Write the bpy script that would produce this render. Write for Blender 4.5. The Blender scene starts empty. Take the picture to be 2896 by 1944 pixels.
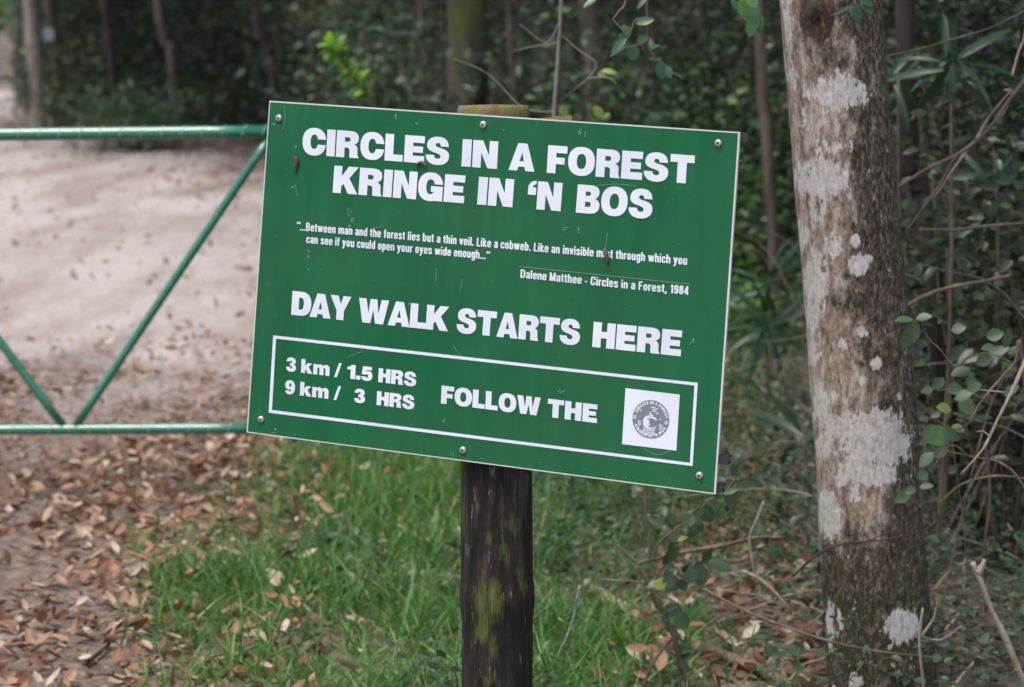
import bpy, math, random
import numpy as np
from mathutils import Vector
from mathutils.geometry import tessellate_polygon
R = math.radians
rng = np.random.default_rng(7)
random.seed(7)
sc = bpy.context.scene
col = sc.collection

# ------------------------------------------------------------ camera, sky, sun, exposure
F, CX, CY, EYE = 6000.0, 1448.0, 972.0, 1.55
PITCH = math.atan2(952.0, F)
cam = bpy.data.cameras.new('camera')
cam.lens = F / 2896 * 36.0
cam.sensor_width = 36.0
cam.sensor_fit = 'HORIZONTAL'
cam.clip_start, cam.clip_end = 0.05, 2000
cam.dof.use_dof = True
cam.dof.focus_distance = 3.68
cam.dof.aperture_fstop = 4.7
camo = bpy.data.objects.new('camera', cam)
camo.location = (0, 0, EYE)
camo.rotation_euler = (math.pi / 2 - PITCH, 0, 0)
col.objects.link(camo)
sc.camera = camo

SUN_EL, SUN_AZ = R(70), R(-140)          # azimuth from +Y, clockwise: behind the camera, to the left
w = bpy.data.worlds.new('World'); sc.world = w; w.use_nodes = True
wn = w.node_tree
sky = wn.nodes.new('ShaderNodeTexSky')
sky.sky_type = 'NISHITA'; sky.sun_disc = False
sky.sun_elevation = SUN_EL; sky.sun_rotation = SUN_AZ
sky.air_density = 1.0; sky.dust_density = 3.0; sky.ozone_density = 0.6
bg = wn.nodes['Background']; bg.inputs['Strength'].default_value = 0.13
wn.links.new(sky.outputs[0], bg.inputs[0])
sl = bpy.data.lights.new('sun', 'SUN'); sl.energy = 1.4; sl.angle = R(25); sl.color = (1, .95, .87)
so = bpy.data.objects.new('sun', sl); col.objects.link(so)
sd = Vector((math.sin(SUN_AZ) * math.cos(SUN_EL), math.cos(SUN_AZ) * math.cos(SUN_EL), math.sin(SUN_EL)))
so.rotation_euler = sd.to_track_quat('Z', 'Y').to_euler()
so.location = sd * 30
sc.view_settings.view_transform = 'Standard'; sc.view_settings.look = 'None'
sc.view_settings.exposure = 0.78; sc.view_settings.gamma = 1
sc.render.engine = 'CYCLES'
sc.cycles.use_denoising = True
sc.cycles.max_bounces = 6; sc.cycles.diffuse_bounces = 3; sc.cycles.glossy_bounces = 2
sc.cycles.transmission_bounces = 3; sc.cycles.transparent_max_bounces = 4
sc.cycles.caustics_reflective = False; sc.cycles.caustics_refractive = False

FW = np.array([0, math.cos(PITCH), -math.sin(PITCH)]); UP = np.array([0, math.sin(PITCH), math.cos(PITCH)]); RT = np.array([1., 0, 0])
EYEP = np.array([0, 0, EYE])
def ray(px, py): return FW + (px - CX) / F * RT - (py - CY) / F * UP
def at(px, py, D):
    d = ray(px, py); return EYEP + d * (D / d[1])
def ground(px, py):
    d = ray(px, py); return EYEP + d * (-EYE / d[2])
def proj(p):
    q = np.asarray(p) - EYEP; z = q @ FW
    return CX + F * (q @ RT) / z, CY - F * (q @ UP) / z

# ------------------------------------------------------------ helpers
def world_loc(o):
    v = np.zeros(3)
    while o is not None:
        v += np.array(o.location); o = o.parent
    return v
def tag(o, label=None, cat=None, group=None, kind=None):
    if label: o['label'] = label
    if cat: o['category'] = cat
    if group: o['group'] = group
    if kind: o['kind'] = kind
    return o
def thing(name, loc, label, cat, group=None):
    o = bpy.data.objects.new(name, None); o.empty_display_size = .1
    o.location = loc; col.objects.link(o)
    return tag(o, label, cat, group)
def mesh(name, verts, faces, mats, smooth=None, attrs=None, mi=None):
    me = bpy.data.meshes.new(name)
    verts = np.asarray(verts, dtype=np.float32).reshape(-1, 3)
    if isinstance(faces, np.ndarray):
        k = faces.shape[1]; n = len(faces)
        me.vertices.add(len(verts)); me.vertices.foreach_set('co', verts.ravel())
        me.loops.add(n * k); me.loops.foreach_set('vertex_index', faces.astype(np.int32).ravel())
        me.polygons.add(n); me.polygons.foreach_set('loop_start', np.arange(0, n * k, k, dtype=np.int32))
        me.polygons.foreach_set('loop_total', np.full(n, k, dtype=np.int32))
        me.update(calc_edges=True)
    else:
        me.from_pydata(verts.tolist(), [], [list(f) for f in faces]); me.update()
    for m in (mats if isinstance(mats, (list, tuple)) else [mats]): me.materials.append(m)
    if mi is not None: me.polygons.foreach_set('material_index', np.asarray(mi, dtype=np.int32))
    if smooth is not None: me.polygons.foreach_set('use_smooth', np.full(len(me.polygons), smooth, dtype=bool))
    for k_, v_ in (attrs or {}).items():
        a = me.attributes.new(k_, 'FLOAT', 'POINT'); a.data.foreach_set('value', np.asarray(v_, dtype=np.float32))
    return me
def obj(name, verts, faces, mats, parent=None, smooth=None, attrs=None, mi=None, local=False):
    """One mesh object; verts are world coordinates unless local."""
    verts = np.asarray(verts, dtype=np.float64).reshape(-1, 3)
    if parent is not None and not local: verts = verts - world_loc(parent)
    o = bpy.data.objects.new(name, mesh(name, verts, faces, mats, smooth, attrs, mi))
    o.parent = parent; col.objects.link(o)
    return o
def top(name, verts, faces, mats, base, label, cat, group=None, **k):
    """A thing that is one mesh, with its origin at base."""
    verts = np.asarray(verts, dtype=np.float64).reshape(-1, 3) - np.asarray(base)
    o = obj(name, verts, faces, mats, **k); o.location = base
    return tag(o, label, cat, group)

class Soup:
    """Collects vertices, triangles, a tint per vertex and a material index per face."""
    def __init__(s): s.v, s.f, s.t, s.m, s.n = [], [], [], [], 0
    def add(s, v, f, t=0.5, m=0):
        v = np.asarray(v, float).reshape(-1, 3); f = np.asarray(f, int).reshape(-1, 3)
        s.v.append(v); s.f.append(f + s.n); s.n += len(v)
        s.t.append(np.broadcast_to(np.asarray(t, float), (len(v),)).copy()); s.m.append(np.full(len(f), m))
        return s
    def args(s): return np.concatenate(s.v), np.concatenate(s.f)
    def extra(s): return dict(attrs={'tint': np.concatenate(s.t)}, mi=np.concatenate(s.m))

def unit(v): return v / np.maximum(np.linalg.norm(v, axis=-1, keepdims=True), 1e-9)
def spline(pts, n=6):
    p = np.asarray(pts, float)
    if len(p) < 3:
        t = np.linspace(0, 1, n + 1)[:, None]; return p[0] * (1 - t) + p[-1] * t
    q = np.vstack([2 * p[0] - p[1], p, 2 * p[-1] - p[-2]]); out = []
    for i in range(len(p) - 1):
        a, b, c, d = q[i:i + 4]
        for t in np.linspace(0, 1, n, endpoint=False):
            out.append(.5 * ((2 * b) + (c - a) * t + (2 * a - 5 * b + 4 * c - d) * t * t + (3 * b - a - 3 * c + d) * t ** 3))
    out.append(p[-1]); return np.array(out)
def tube(path, r0, r1=None, sides=7, jit=0.0, caps=True):
    p = np.asarray(path, float); n = len(p)
    r = np.linspace(r0, r0 if r1 is None else r1, n) if np.isscalar(r0) else np.asarray(r0)
    tg = unit(np.gradient(p, axis=0))
    ref = np.array([0.31, 0.2, 0.93]) if abs(tg.mean(0)[2]) < .8 else np.array([1., 0.1, 0])
    a = unit(np.cross(tg, ref)); b = np.cross(tg, a)
    th = np.linspace(0, 2 * np.pi, sides, endpoint=False)
    rr = r[:, None] * (1 + jit * rng.standard_normal((n, sides)))
    v = p[:, None] + rr[..., None] * (np.cos(th)[None, :, None] * a[:, None] + np.sin(th)[None, :, None] * b[:, None])
    i = np.arange(n - 1)[:, None] * sides; j = np.arange(sides)[None]; k = (j + 1) % sides
    q = np.stack([i + j, i + k, i + sides + k, i + sides + j], -1).reshape(-1, 4)
    f = np.vstack([q[:, [0, 1, 2]], q[:, [0, 2, 3]]])
    v = v.reshape(-1, 3)
    if caps:
        v = np.vstack([v, p[:1], p[-1:]]); m = n * sides
        jj = np.arange(sides); kk = (jj + 1) % sides
        f = np.vstack([f, np.stack([kk, jj, np.full(sides, m)], -1), np.stack([(n - 1) * sides + jj, (n - 1) * sides + kk, np.full(sides, m + 1)], -1)])
    return v, f
def leaves(c, ax, nr, L, W, fold=.25, droop=.15, prof=((0, 0), (.18, .62), (.45, 1), (.75, .72), (1, 0)), curl=0.0):
    """Blade-shaped leaves with a folded midrib. c, ax, nr: (n,3); L, W: (n,)."""
    c = np.atleast_2d(c); ax = unit(np.atleast_2d(ax)); n = len(c)
    nr = np.atleast_2d(nr); nr = unit(nr - (nr * ax).sum(1, keepdims=True) * ax); sd = np.cross(ax, nr)
    L = np.broadcast_to(L, (n,)).astype(float); W = np.broadcast_to(W, (n,)).astype(float)
    V, idx = [], []
    for t, w_ in prof:
        mid = c + ax * (L * t)[:, None] - nr * (droop * L * t * t)[:, None]
        if w_ == 0: idx.append((len(V),)); V.append(mid)
        else:
            lift = nr * ((fold + curl * t) * W * .5 * w_)[:, None]; o = sd * (W * .5 * w_)[:, None]
            idx.append((len(V), len(V) + 1, len(V) + 2)); V += [mid + o + lift, mid, mid - o + lift]
    fs = []
    for a, b in zip(idx[:-1], idx[1:]):
        if len(a) == 1: fs += [(a[0], b[0], b[1]), (a[0], b[1], b[2])]
        elif len(b) == 1: fs += [(a[0], b[0], a[1]), (a[1], b[0], a[2])]
        else:
            fs += [(a[0], b[0], b[1]), (a[0], b[1], a[1]), (a[1], b[1], b[2]), (a[1], b[2], a[2])]
    k = len(V); v = np.stack(V, 1).reshape(-1, 3)
    f = (np.array(fs)[None] + (np.arange(n) * k)[:, None, None]).reshape(-1, 3)
    return v, f, k
SMALL = ((0, 0), (.45, 1), (1, 0))
MIDP = ((0, 0), (.3, .9), (.7, .8), (1, 0))
def scatter_leaves(soup, c, L, W, tint, up=.55, m=0, prof=SMALL, hang=0.0, fold=.25, droop=.15, curl=0.0):
    n = len(c)
    ax = rng.standard_normal((n, 3)); ax[:, 2] = ax[:, 2] * .5 - hang
    nr = rng.standard_normal((n, 3)) * (1 - up) + np.array([0, -.15, up])
    v, f, k = leaves(c, ax, nr, L, W, prof=prof, fold=fold, droop=droop, curl=curl)
    soup.add(v, f, np.repeat(np.broadcast_to(tint, (n,)), k), m)

def vnoise(x, y, s, seed=0):
    """Smooth value noise, about 0..1."""
    x = np.asarray(x, float) / s + 1000; y = np.asarray(y, float) / s + 1000
    xi, yi = np.floor(x).astype(int), np.floor(y).astype(int); fx, fy = x - xi, y - yi
    fx = fx * fx * (3 - 2 * fx); fy = fy * fy * (3 - 2 * fy)
    def h(a, b):
        q = np.sin(a * 127.1 + b * 311.7 + seed * 74.7) * 43758.5453
        return q - np.floor(q)
    return (h(xi, yi) * (1 - fx) + h(xi + 1, yi) * fx) * (1 - fy) + (h(xi, yi + 1) * (1 - fx) + h(xi + 1, yi + 1) * fx) * fy
def fbm(x, y, s, seed=0): return (vnoise(x, y, s, seed) * .5 + vnoise(x, y, s / 2, seed + 1) * .3 + vnoise(x, y, s / 4, seed + 2) * .2)
def poly_dist(x, y, poly):
    """Signed distance, positive inside."""
    x = np.asarray(x, float); y = np.asarray(y, float); ins = np.zeros(x.shape, bool); d = np.full(x.shape, 1e9)
    P = np.asarray(poly); Q = np.roll(P, -1, 0)
    for (ax, ay), (bx, by) in zip(P, Q):
        c = ((ay > y) != (by > y)) & (x < (bx - ax) * (y - ay) / (by - ay + 1e-12) + ax); ins ^= c
        t = np.clip(((x - ax) * (bx - ax) + (y - ay) * (by - ay)) / ((bx - ax) ** 2 + (by - ay) ** 2 + 1e-12), 0, 1)
        d = np.minimum(d, np.hypot(x - ax - t * (bx - ax), y - ay - t * (by - ay)))
    return np.where(ins, d, -d)
def sstep(a, b, x):
    t = np.clip((x - a) / (b - a), 0, 1); return t * t * (3 - 2 * t)
def gp(pts): return [tuple(ground(*p)[:2]) for p in pts]

# ------------------------------------------------------------ materials
def new_mat(name):
    m = bpy.data.materials.new(name); m.use_nodes = True
    nt = m.node_tree; return m, nt, nt.nodes['Principled BSDF']
def N(nt, t, **k):
    n = nt.nodes.new(t)
    for a, b in k.items():
        if a in n.inputs.keys(): n.inputs[a].default_value = b
        else: setattr(n, a, b)
    return n
def ramp(nt, src, stops, interp='LINEAR'):
    r = nt.nodes.new('ShaderNodeValToRGB'); e = r.color_ramp.elements; r.color_ramp.interpolation = interp
    while len(e) < len(stops): e.new(.5)
    for el, (p, c) in zip(e, stops):
        el.position = p; el.color = (*c, 1) if len(c) == 3 else c
    nt.links.new(src, r.inputs[0]); return r.outputs[0]
def noise(nt, scale, detail=4, rough=.6, vec=None):
    n = N(nt, 'ShaderNodeTexNoise', Scale=scale, Detail=detail, Roughness=rough)
    if vec is not None: nt.links.new(vec, n.inputs['Vector'])
    return n.outputs[0]
def mixc(nt, f, a, b, mode='MIX'):
    n = nt.nodes.new('ShaderNodeMix'); n.data_type = 'RGBA'; n.blend_type = mode
    for i, s in ((0, f), (6, a), (7, b)):
        if isinstance(s, (int, float)): n.inputs[i].default_value = s
        elif isinstance(s, tuple): n.inputs[i].default_value = (*s, 1)
        else: nt.links.new(s, n.inputs[i])
    return n.outputs[2]
def mth(nt, op, a, b=None, c=None):
    n = nt.nodes.new('ShaderNodeMath'); n.operation = op
    for i, s in enumerate((a, b, c)):
        if s is None: continue
        if isinstance(s, (int, float)): n.inputs[i].default_value = s
        else: nt.links.new(s, n.inputs[i])
    return n.outputs[0]
def attr(nt, name):
    n = nt.nodes.new('ShaderNodeAttribute'); n.attribute_name = name; return n.outputs['Fac']
def cn(nt, src, lo=.36, hi=.64):
    n = N(nt, 'ShaderNodeMapRange'); n.inputs[1].default_value = lo; n.inputs[2].default_value = hi; nt.links.new(src, n.inputs[0]); return n.outputs[0]
def coords(nt, scale=(1, 1, 1)):
    g = nt.nodes.new('ShaderNodeTexCoord'); mp = nt.nodes.new('ShaderNodeMapping'); mp.inputs['Scale'].default_value = scale
    nt.links.new(g.outputs['Object'], mp.inputs[0]); return mp.outputs[0]
def bump(nt, bsdf, h, dist, strength=.6):
    b = N(nt, 'ShaderNodeBump', Strength=strength, Distance=dist); nt.links.new(h, b.inputs['Height']); nt.links.new(b.outputs[0], bsdf.inputs['Normal'])

def leaf_mat(name, stops, rough=.42, trans=.25, spec=.5):
    m, nt, b = new_mat(name)
    c = ramp(nt, attr(nt, 'tint'), stops)
    v = noise(nt, 35, 2, .5, coords(nt))
    c = mixc(nt, .5, c, ramp(nt, v, [(.3, (.55, .55, .55)), (.7, (1.25, 1.25, 1.2))]), 'MULTIPLY')
    nt.links.new(c, b.inputs['Base Color']); b.inputs['Roughness'].default_value = rough
    b.inputs['Specular IOR Level'].default_value = spec
    if trans:
        t = N(nt, 'ShaderNodeBsdfTranslucent'); nt.links.new(mixc(nt, 1.0, c, (1.3, 1.5, .6), 'MULTIPLY'), t.inputs[0])
        mx = N(nt, 'ShaderNodeMixShader'); mx.inputs[0].default_value = trans
        nt.links.new(b.outputs[0], mx.inputs[1]); nt.links.new(t.outputs[0], mx.inputs[2])
        nt.links.new(mx.outputs[0], nt.nodes['Material Output'].inputs[0])
    return m
M = {}
M['forest_leaf'] = leaf_mat('forest_leaf', [(0, (.012, .018, .01)), (.35, (.04, .055, .03)), (.7, (.095, .125, .065)), (1, (.17, .22, .075))], rough=.3, trans=.16)
M['glossy_leaf'] = leaf_mat('glossy_leaf', [(0, (.025, .06, .03)), (.5, (.05, .125, .05)), (.85, (.1, .22, .055)), (1, (.24, .32, .05))], rough=.33)
M['blue_leaf'] = leaf_mat('blue_leaf', [(0, (.03, .06, .034)), (.5, (.06, .115, .058)), (.85, (.1, .17, .07)), (1, (.22, .27, .06))], rough=.4)
M['bright_leaf'] = leaf_mat('bright_leaf', [(0, (.08, .2, .04)), (.5, (.2, .42, .055)), (1, (.38, .55, .05))], rough=.42, trans=.4)
M['strap_leaf'] = leaf_mat('strap_leaf', [(0, (.02, .05, .03)), (.5, (.035, .095, .05)), (1, (.06, .14, .06))], rough=.36)
M['grass'] = leaf_mat('grass', [(0, (.045, .11, .035)), (.4, (.1, .235, .06)), (.75, (.18, .35, .1)), (.9, (.28, .39, .15)), (1, (.5, .42, .25))], rough=.45, trans=.35)
M['litter'] = leaf_mat('litter', [(0, (.07, .036, .022)), (.25, (.18, .082, .045)), (.5, (.33, .17, .095)), (.72, (.45, .3, .2)), (.93, (.62, .52, .44)), (1, (.45, .4, .1))], rough=.6, trans=.08, spec=.35)

def bark(name, c0, c1, c2, scale=9.0, rough=.85, moss=0.0, stretch=.18):
    m, nt, b = new_mat(name)
    co = coords(nt, (1, 1, stretch))
    n1 = noise(nt, scale, 5, .65, co); n2 = noise(nt, scale * 5, 4, .7, co); n3 = noise(nt, scale * .35, 3, .55, coords(nt, (1, 1, .5)))
    c = ramp(nt, n1, [(.3, c0), (.5, c1), (.7, c2)])
    c = mixc(nt, .6, c, ramp(nt, n2, [(.3, (.4, .4, .4)), (.7, (1.3, 1.3, 1.3))]), 'MULTIPLY')
    if moss: c = mixc(nt, mth(nt, 'MULTIPLY', ramp(nt, n3, [(.48, (0, 0, 0)), (.62, (1, 1, 1))]), moss), c, (.07, .09, .018))
    nt.links.new(c, b.inputs['Base Color']); b.inputs['Roughness'].default_value = rough; b.inputs['Specular IOR Level'].default_value = .25
    bump(nt, b, n2, .006)
    return m
M['bark_dark'] = bark('bark_dark', (.022, .018, .015), (.05, .041, .034), (.1, .082, .067))
M['bark_pale'] = bark('bark_pale', (.16, .12, .09), (.36, .3, .26), (.55, .5, .46))
M['bark_brown'] = bark('bark_brown', (.055, .043, .034), (.125, .1, .08), (.22, .18, .15))
M['bark_moss'] = bark('bark_moss', (.03, .026, .022), (.065, .055, .045), (.12, .1, .085), moss=.9)
M['twig'] = bark('twig', (.07, .05, .035), (.17, .125, .09), (.3, .24, .18), scale=14)
M['twig_pale'] = bark('twig_pale', (.24, .18, .13), (.42, .34, .26), (.6, .52, .44), scale=14)
M['twig_grey'] = bark('twig_grey', (.14, .12, .1), (.28, .25, .22), (.42, .39, .36), scale=14)

# ------------------------------------------------------------ ground
SAND = gp([(-1600, 1040), (-1600, 372), (0, 388), (300, 395), (520, 440), (745, 530), (1000, 640), (1120, 780), (1050, 980), (760, 1130), (560, 1090), (250, 1050)])
FARPATH = gp([(-900, 372), (-900, 235), (-200, 240), (45, 262), (75, 285), (40, 330), (-60, 372)])
VERGE = gp([(640, 1330), (860, 1210), (1300, 1090), (1900, 960), (2150, 930), (2330, 1080), (2300, 1500), (2300, 2500), (250, 2500), (430, 1850), (470, 1640), (560, 1450)])
EDGE = [(60, 60), (-8.2, 36), (-7.1, 31), (-5.2, 28.6), (-3.2, 25.5), (-1.2, 17), (.45, 13), (1.3, 10.5), (1.5, 8.6), (1.3, 6.6), (1.2, 4.4), (1.5, 1.5), (2.2, -6), (40, -6), (60, 10)]
def gz(x, y):
    return (fbm(x, y, 2.6, 3) - .5) * .03 + (fbm(x, y, .5, 9) - .5) * .02
def forest_in(x, y): return poly_dist(x, y, EDGE)
def nonuni(lo, a, b, step, hi):
    return np.concatenate([-np.geomspace(-lo, -a, 14)[:-1] if a < 0 else np.array([]), np.arange(a, b, step), np.geomspace(b, hi, 14)])
def ground_mat():
    m, nt, b = new_mat('forest_floor')
    co = coords(nt); sand = attr(nt, 'sand')
    n1 = noise(nt, 1.5, 5, .65, coords(nt, (1, .22, 1))); n2 = noise(nt, 26, 5, .72, co); n3 = noise(nt, 90, 3, .7, co)
    vor = N(nt, 'ShaderNodeTexVoronoi', Scale=24.0); nt.links.new(co, vor.inputs['Vector'])
    bits = ramp(nt, vor.outputs['Color'], [(0, (.07, .045, .032)), (.4, (.17, .11, .08)), (.7, (.27, .19, .145)), (1, (.42, .33, .27))])
    soil = ramp(nt, n2, [(.3, (.085, .067, .055)), (.5, (.2, .158, .131)), (.7, (.36, .3, .255))])
    soil = mixc(nt, ramp(nt, n3, [(.45, (0, 0, 0)), (.6, (.75, .75, .75))]), soil, bits)
    pale = ramp(nt, n2, [(.25, (.37, .325, .295)), (.5, (.53, .475, .44)), (.72, (.66, .605, .565))])
    pale = mixc(nt, ramp(nt, n1, [(.42, (0, 0, 0)), (.62, (.75, .75, .75))]), pale, mixc(nt, .5, bits, (.36, .28, .235)))
    f = mth(nt, 'ADD', sand, mth(nt, 'MULTIPLY', mth(nt, 'SUBTRACT', n2, .5), .9))
    c = mixc(nt, ramp(nt, f, [(.3, (0, 0, 0)), (.7, (1, 1, 1))]), soil, pale)
    nt.links.new(c, b.inputs['Base Color']); b.inputs['Roughness'].default_value = .95; b.inputs['Specular IOR Level'].default_value = .15
    bump(nt, b, mth(nt, 'ADD', n2, mth(nt, 'MULTIPLY', n3, .5)), .02)
    return m
M['ground'] = ground_mat()
def sand_at(x, y):
    d = poly_dist(x, y, SAND); d2 = poly_dist(x, y, FARPATH)
    n = (fbm(x, y, 1.6, 21) - .5) * 1.6
    s = np.maximum(sstep(-1.1, 1.5, d + (fbm(x, y * .35, .9, 22) - .5) * 2.4 + (fbm(x, y * .5, .25, 23) - .5) * 1.2), sstep(-.5, .5, d2 + n * .6))
    yy = np.asarray(y)
    near = sstep(13, 7.5, yy) * (np.asarray(x) < .3) * sstep(.2, -1.2, poly_dist(x, y, VERGE))
    return np.maximum(s, near * (.22 + .3 * sstep(6.3, 8.3, yy) + .5 * (fbm(x, y, 1.1, 33) - .5)))
def grid_mesh(xs, ys, dz=0.0, keep=None):
    X, Y = np.meshgrid(xs, ys); x, y = X.ravel(), Y.ravel(); nx = len(xs)
    i = (np.arange(len(ys) - 1)[:, None] * nx + np.arange(nx - 1)[None]).ravel()
    f = np.stack([i, i + 1, i + nx + 1, i + nx], -1); s = sand_at(x, y)
    v = np.stack([x, y, gz(x, y) + dz], -1)
    if keep is not None:
        k = keep(x, y); f = f[k[f].all(1)]
        u, inv = np.unique(f, return_inverse=True); v, s = v[u], s[u]; f = inv.reshape(-1, 4)
    return v, f, s
v, f, s = grid_mesh(nonuni(-400, -12, 8, .16, 400), nonuni(-300, -4, 36, .2, 500))
tag(obj('ground', v, f, M['ground'], smooth=True, attrs={'sand': s}), kind='structure')
v, f, s = grid_mesh(np.arange(-14, 1.5, .12), np.arange(7.4, 42, .16), .004, lambda x, y: (np.maximum(poly_dist(x, y, SAND), poly_dist(x, y, FARPATH)) + (fbm(x, y, 1.6, 21) - .5) * 1.2) > -.35)
tag(obj('sandy_road', v, f, M['ground'], smooth=True, attrs={'sand': s}), 'pale sandy forest road strewn with fallen leaves behind the gate', kind='structure')

# ------------------------------------------------------------ the sign
f2 = np.array([[762, 285], [2092.8, 374], [2023.4, 1398.6], [697.3, 1223.7]])
YAW, LEAN = R(21.0), R(5.0)
def cam_basis():
    # the board turns its right side towards the camera and leans back a little
    n = np.array([-math.sin(YAW), -math.cos(YAW), 0.0])
    n = n * math.cos(LEAN) + np.array([0, 0, 1]) * math.sin(LEAN)
    return n
SN = cam_basis()
S0 = at(1395, 800, 3.66)
def onsign(px, py, off=0.0):
    d = ray(px, py); t = ((S0 - EYEP) @ SN) / (d @ SN); return EYEP + d * t + SN * off

def plain(name, c, rough=.5, spec=.5, metal=0.0):
    m, nt, b = new_mat(name); b.inputs['Base Color'].default_value = (*c, 1); b.inputs['Roughness'].default_value = rough
    b.inputs['Specular IOR Level'].default_value = spec; b.inputs['Metallic'].default_value = metal
    return m
def worn(name, c, dirt, amount=.25, rough=.45, scale=30, metal=0.0, spec=.4):
    m, nt, b = new_mat(name); co = coords(nt)
    n = noise(nt, scale, 6, .7, co); n2 = noise(nt, scale * .12, 3, .5, co)
    k = mth(nt, 'MULTIPLY', ramp(nt, n, [(.55, (0, 0, 0)), (.8, (1, 1, 1))]), amount)
    base = mixc(nt, .35, c, ramp(nt, n2, [(.35, tuple(x * .82 for x in c)), (.65, tuple(x * 1.15 for x in c))]))
    nt.links.new(mixc(nt, k, base, dirt), b.inputs['Base Color'])
    nt.links.new(ramp(nt, n, [(.3, (rough - .08,) * 3), (.7, (rough + .15,) * 3)]), b.inputs['Roughness'])
    b.inputs['Metallic'].default_value = metal; b.inputs['Specular IOR Level'].default_value = spec
    return m
def sign_mat():
    m = worn('sign_green', (.007, .125, .045), (.1, .22, .13), .16, .45, 70, 0, .22); nt = m.node_tree; b = nt.nodes['Principled BSDF']
    src = b.inputs['Base Color'].links[0].from_socket
    st = cn(nt, noise(nt, 30, 4, .6, coords(nt, (1, 1, .06)))); bl = cn(nt, noise(nt, 3, 3, .5, coords(nt)))
    c = mixc(nt, 1.0, src, ramp(nt, st, [(0, (.86, .92, .9)), (1, (1.2, 1.06, 1.1))]), 'MULTIPLY')
    c = mixc(nt, mth(nt, 'MULTIPLY', bl, .06), c, (.2, .22, .12))
    nt.links.new(c, b.inputs['Base Color']); return m
M['sign_green'] = sign_mat()
M['vinyl'] = worn('vinyl_white', (.78, .81, .89), (.6, .62, .62), .12, .45, 80)
M['board_white'] = worn('board_white', (.66, .65, .64), (.3, .26, .22), .5, .5, 60)
M['grey_print'] = plain('grey_print', (.2, .235, .275), .5, .3)
M['steel'] = worn('screw_steel', (.6, .59, .57), (.22, .19, .16), .5, .32, 300, .85)
M['dark_metal'] = worn('rusty_channel', (.05, .045, .042), (.16, .09, .05), .8, .6, 120, .3)
M['socket'] = plain('socket_dark', (.015, .015, .018), .6)
M['scuff'] = worn('scuff', (.24, .33, .27), (.04, .15, .07), .9, .7, 260)
M['cocoon'] = worn('cocoon', (.11, .07, .045), (.5, .45, .4), .9, .85, 240)
M['gate_green'] = worn('gate_paint', (.02, .2, .115), (.09, .2, .13), .35, .2, 30, 0, .9)
M['gate_green'].node_tree.nodes['Principled BSDF'].inputs['Coat Weight'].default_value = .6
M['wire'] = worn('wire_grey', (.66, .65, .66), (.2, .17, .15), .5, .5, 40, .4)

pc = onsign(1412, 1150, -.095)
axis_top, axis_bot = at(1396, 300, 3.72), None
lean_dir = unit(np.array([-.006, math.tan(LEAN) * .8, 1.0]))
_p = onsign(1396, 330)
top_p = at(1396, 299, _p[1] + .078)
base_p = top_p - lean_dir * ((top_p[2] + .25) / lean_dir[2])
ground_p = top_p - lean_dir * (top_p[2] / lean_dir[2])
sign = thing('trail_sign', ground_p, 'tilted green trail sign with white lettering on a thick mossy round wooden post', 'sign')

def slab_points(px, off): return [onsign(x, y, off) for x, y in px]
inner = [(764.2, 289.3), (2087.6, 377.5), (2018.8, 1394.8), (700.8, 1221.2)]
fr = slab_points(f2, 0); bk = slab_points(f2, -.006); inn = slab_points(inner, 0)
bv = fr + bk + inn
bf = [(0, 8, 9, 1), (1, 9, 10, 2), (2, 10, 11, 3), (3, 11, 8, 0), (8, 11, 10, 9), (4, 5, 6, 7)] + [(i, (i + 1) % 4, 4 + (i + 1) % 4, 4 + i) for i in range(4)]
board = obj('board', bv, bf, [M['board_white'], M['sign_green']], sign, mi=[0, 0, 0, 0, 1, 0, 0, 0, 0, 0])

# --- heavy sans capitals, drawn as outlines: units of a hundredth of the cap height
def bez(path):
    """[(x,y) | (c1x,c1y,c2x,c2y,x,y)] -> polygon"""
    out = []
    for s_ in path:
        if len(s_) == 2: out.append(s_)
        else:
            p0 = np.array(out[-1]); a, b_, c = np.array(s_[:2]), np.array(s_[2:4]), np.array(s_[4:])
            for t in np.linspace(0, 1, 9)[1:]: out.append(tuple((1 - t) ** 3 * p0 + 3 * (1 - t) ** 2 * t * a + 3 * (1 - t) * t * t * b_ + t ** 3 * c))
    return out
def sup(cx, cy, rx, ry, a0=0, a1=360, n=40, e=2.3):
    out = []
    for a in np.linspace(R(a0), R(a1), n, endpoint=abs(a1 - a0) < 360):
        c, s_ = math.cos(a), math.sin(a)
        out.append((cx + rx * math.copysign(abs(c) ** (2 / e), c), cy + ry * math.copysign(abs(s_) ** (2 / e), s_)))
    return out
def ring_arc(cx, cy, rx, ry, yt, yb, e=2.3):
    """Points of the superellipse from height yt on the right, over the top and left, to height yb on the right."""
    p = sup(cx, cy, rx, ry, 0, 360, 144, e)
    up_ = [q for i, q in enumerate(p) if not (q[0] > cx and yb < q[1] < yt)]
    k = next(i for i, q in enumerate(p) if q[0] > cx and q[1] >= yt)
    r = p[k:] + p[:k]; out = []
    for q in r:
        out.append(q)
        if q[0] > cx and q[1] > yb and len(out) > 60: out.pop(); break
    xt = cx + rx * (1 - min(1, abs(yt - cy) / ry) ** e) ** (1 / e); xb = cx + rx * (1 - min(1, abs(yb - cy) / ry) ** e) ** (1 / e)
    return [(xt, yt)] + out + [(xb, yb)]
G = {}
G['I'] = (31, [[(0, 0), (0, 100), (31, 100), (31, 0)]])
G['L'] = (66, [[(0, 0), (0, 100), (31, 100), (31, 25), (66, 25), (66, 0)]])
G['E'] = (73, [[(0, 0), (0, 100), (72, 100), (72, 74), (31, 74), (31, 61), (67, 61), (67, 38), (31, 38), (31, 26), (73, 26), (73, 0)]])
G['F'] = (69, [[(0, 0), (0, 100), (69, 100), (69, 74), (31, 74), (31, 58), (62, 58), (62, 34), (31, 34), (31, 0)]])
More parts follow.
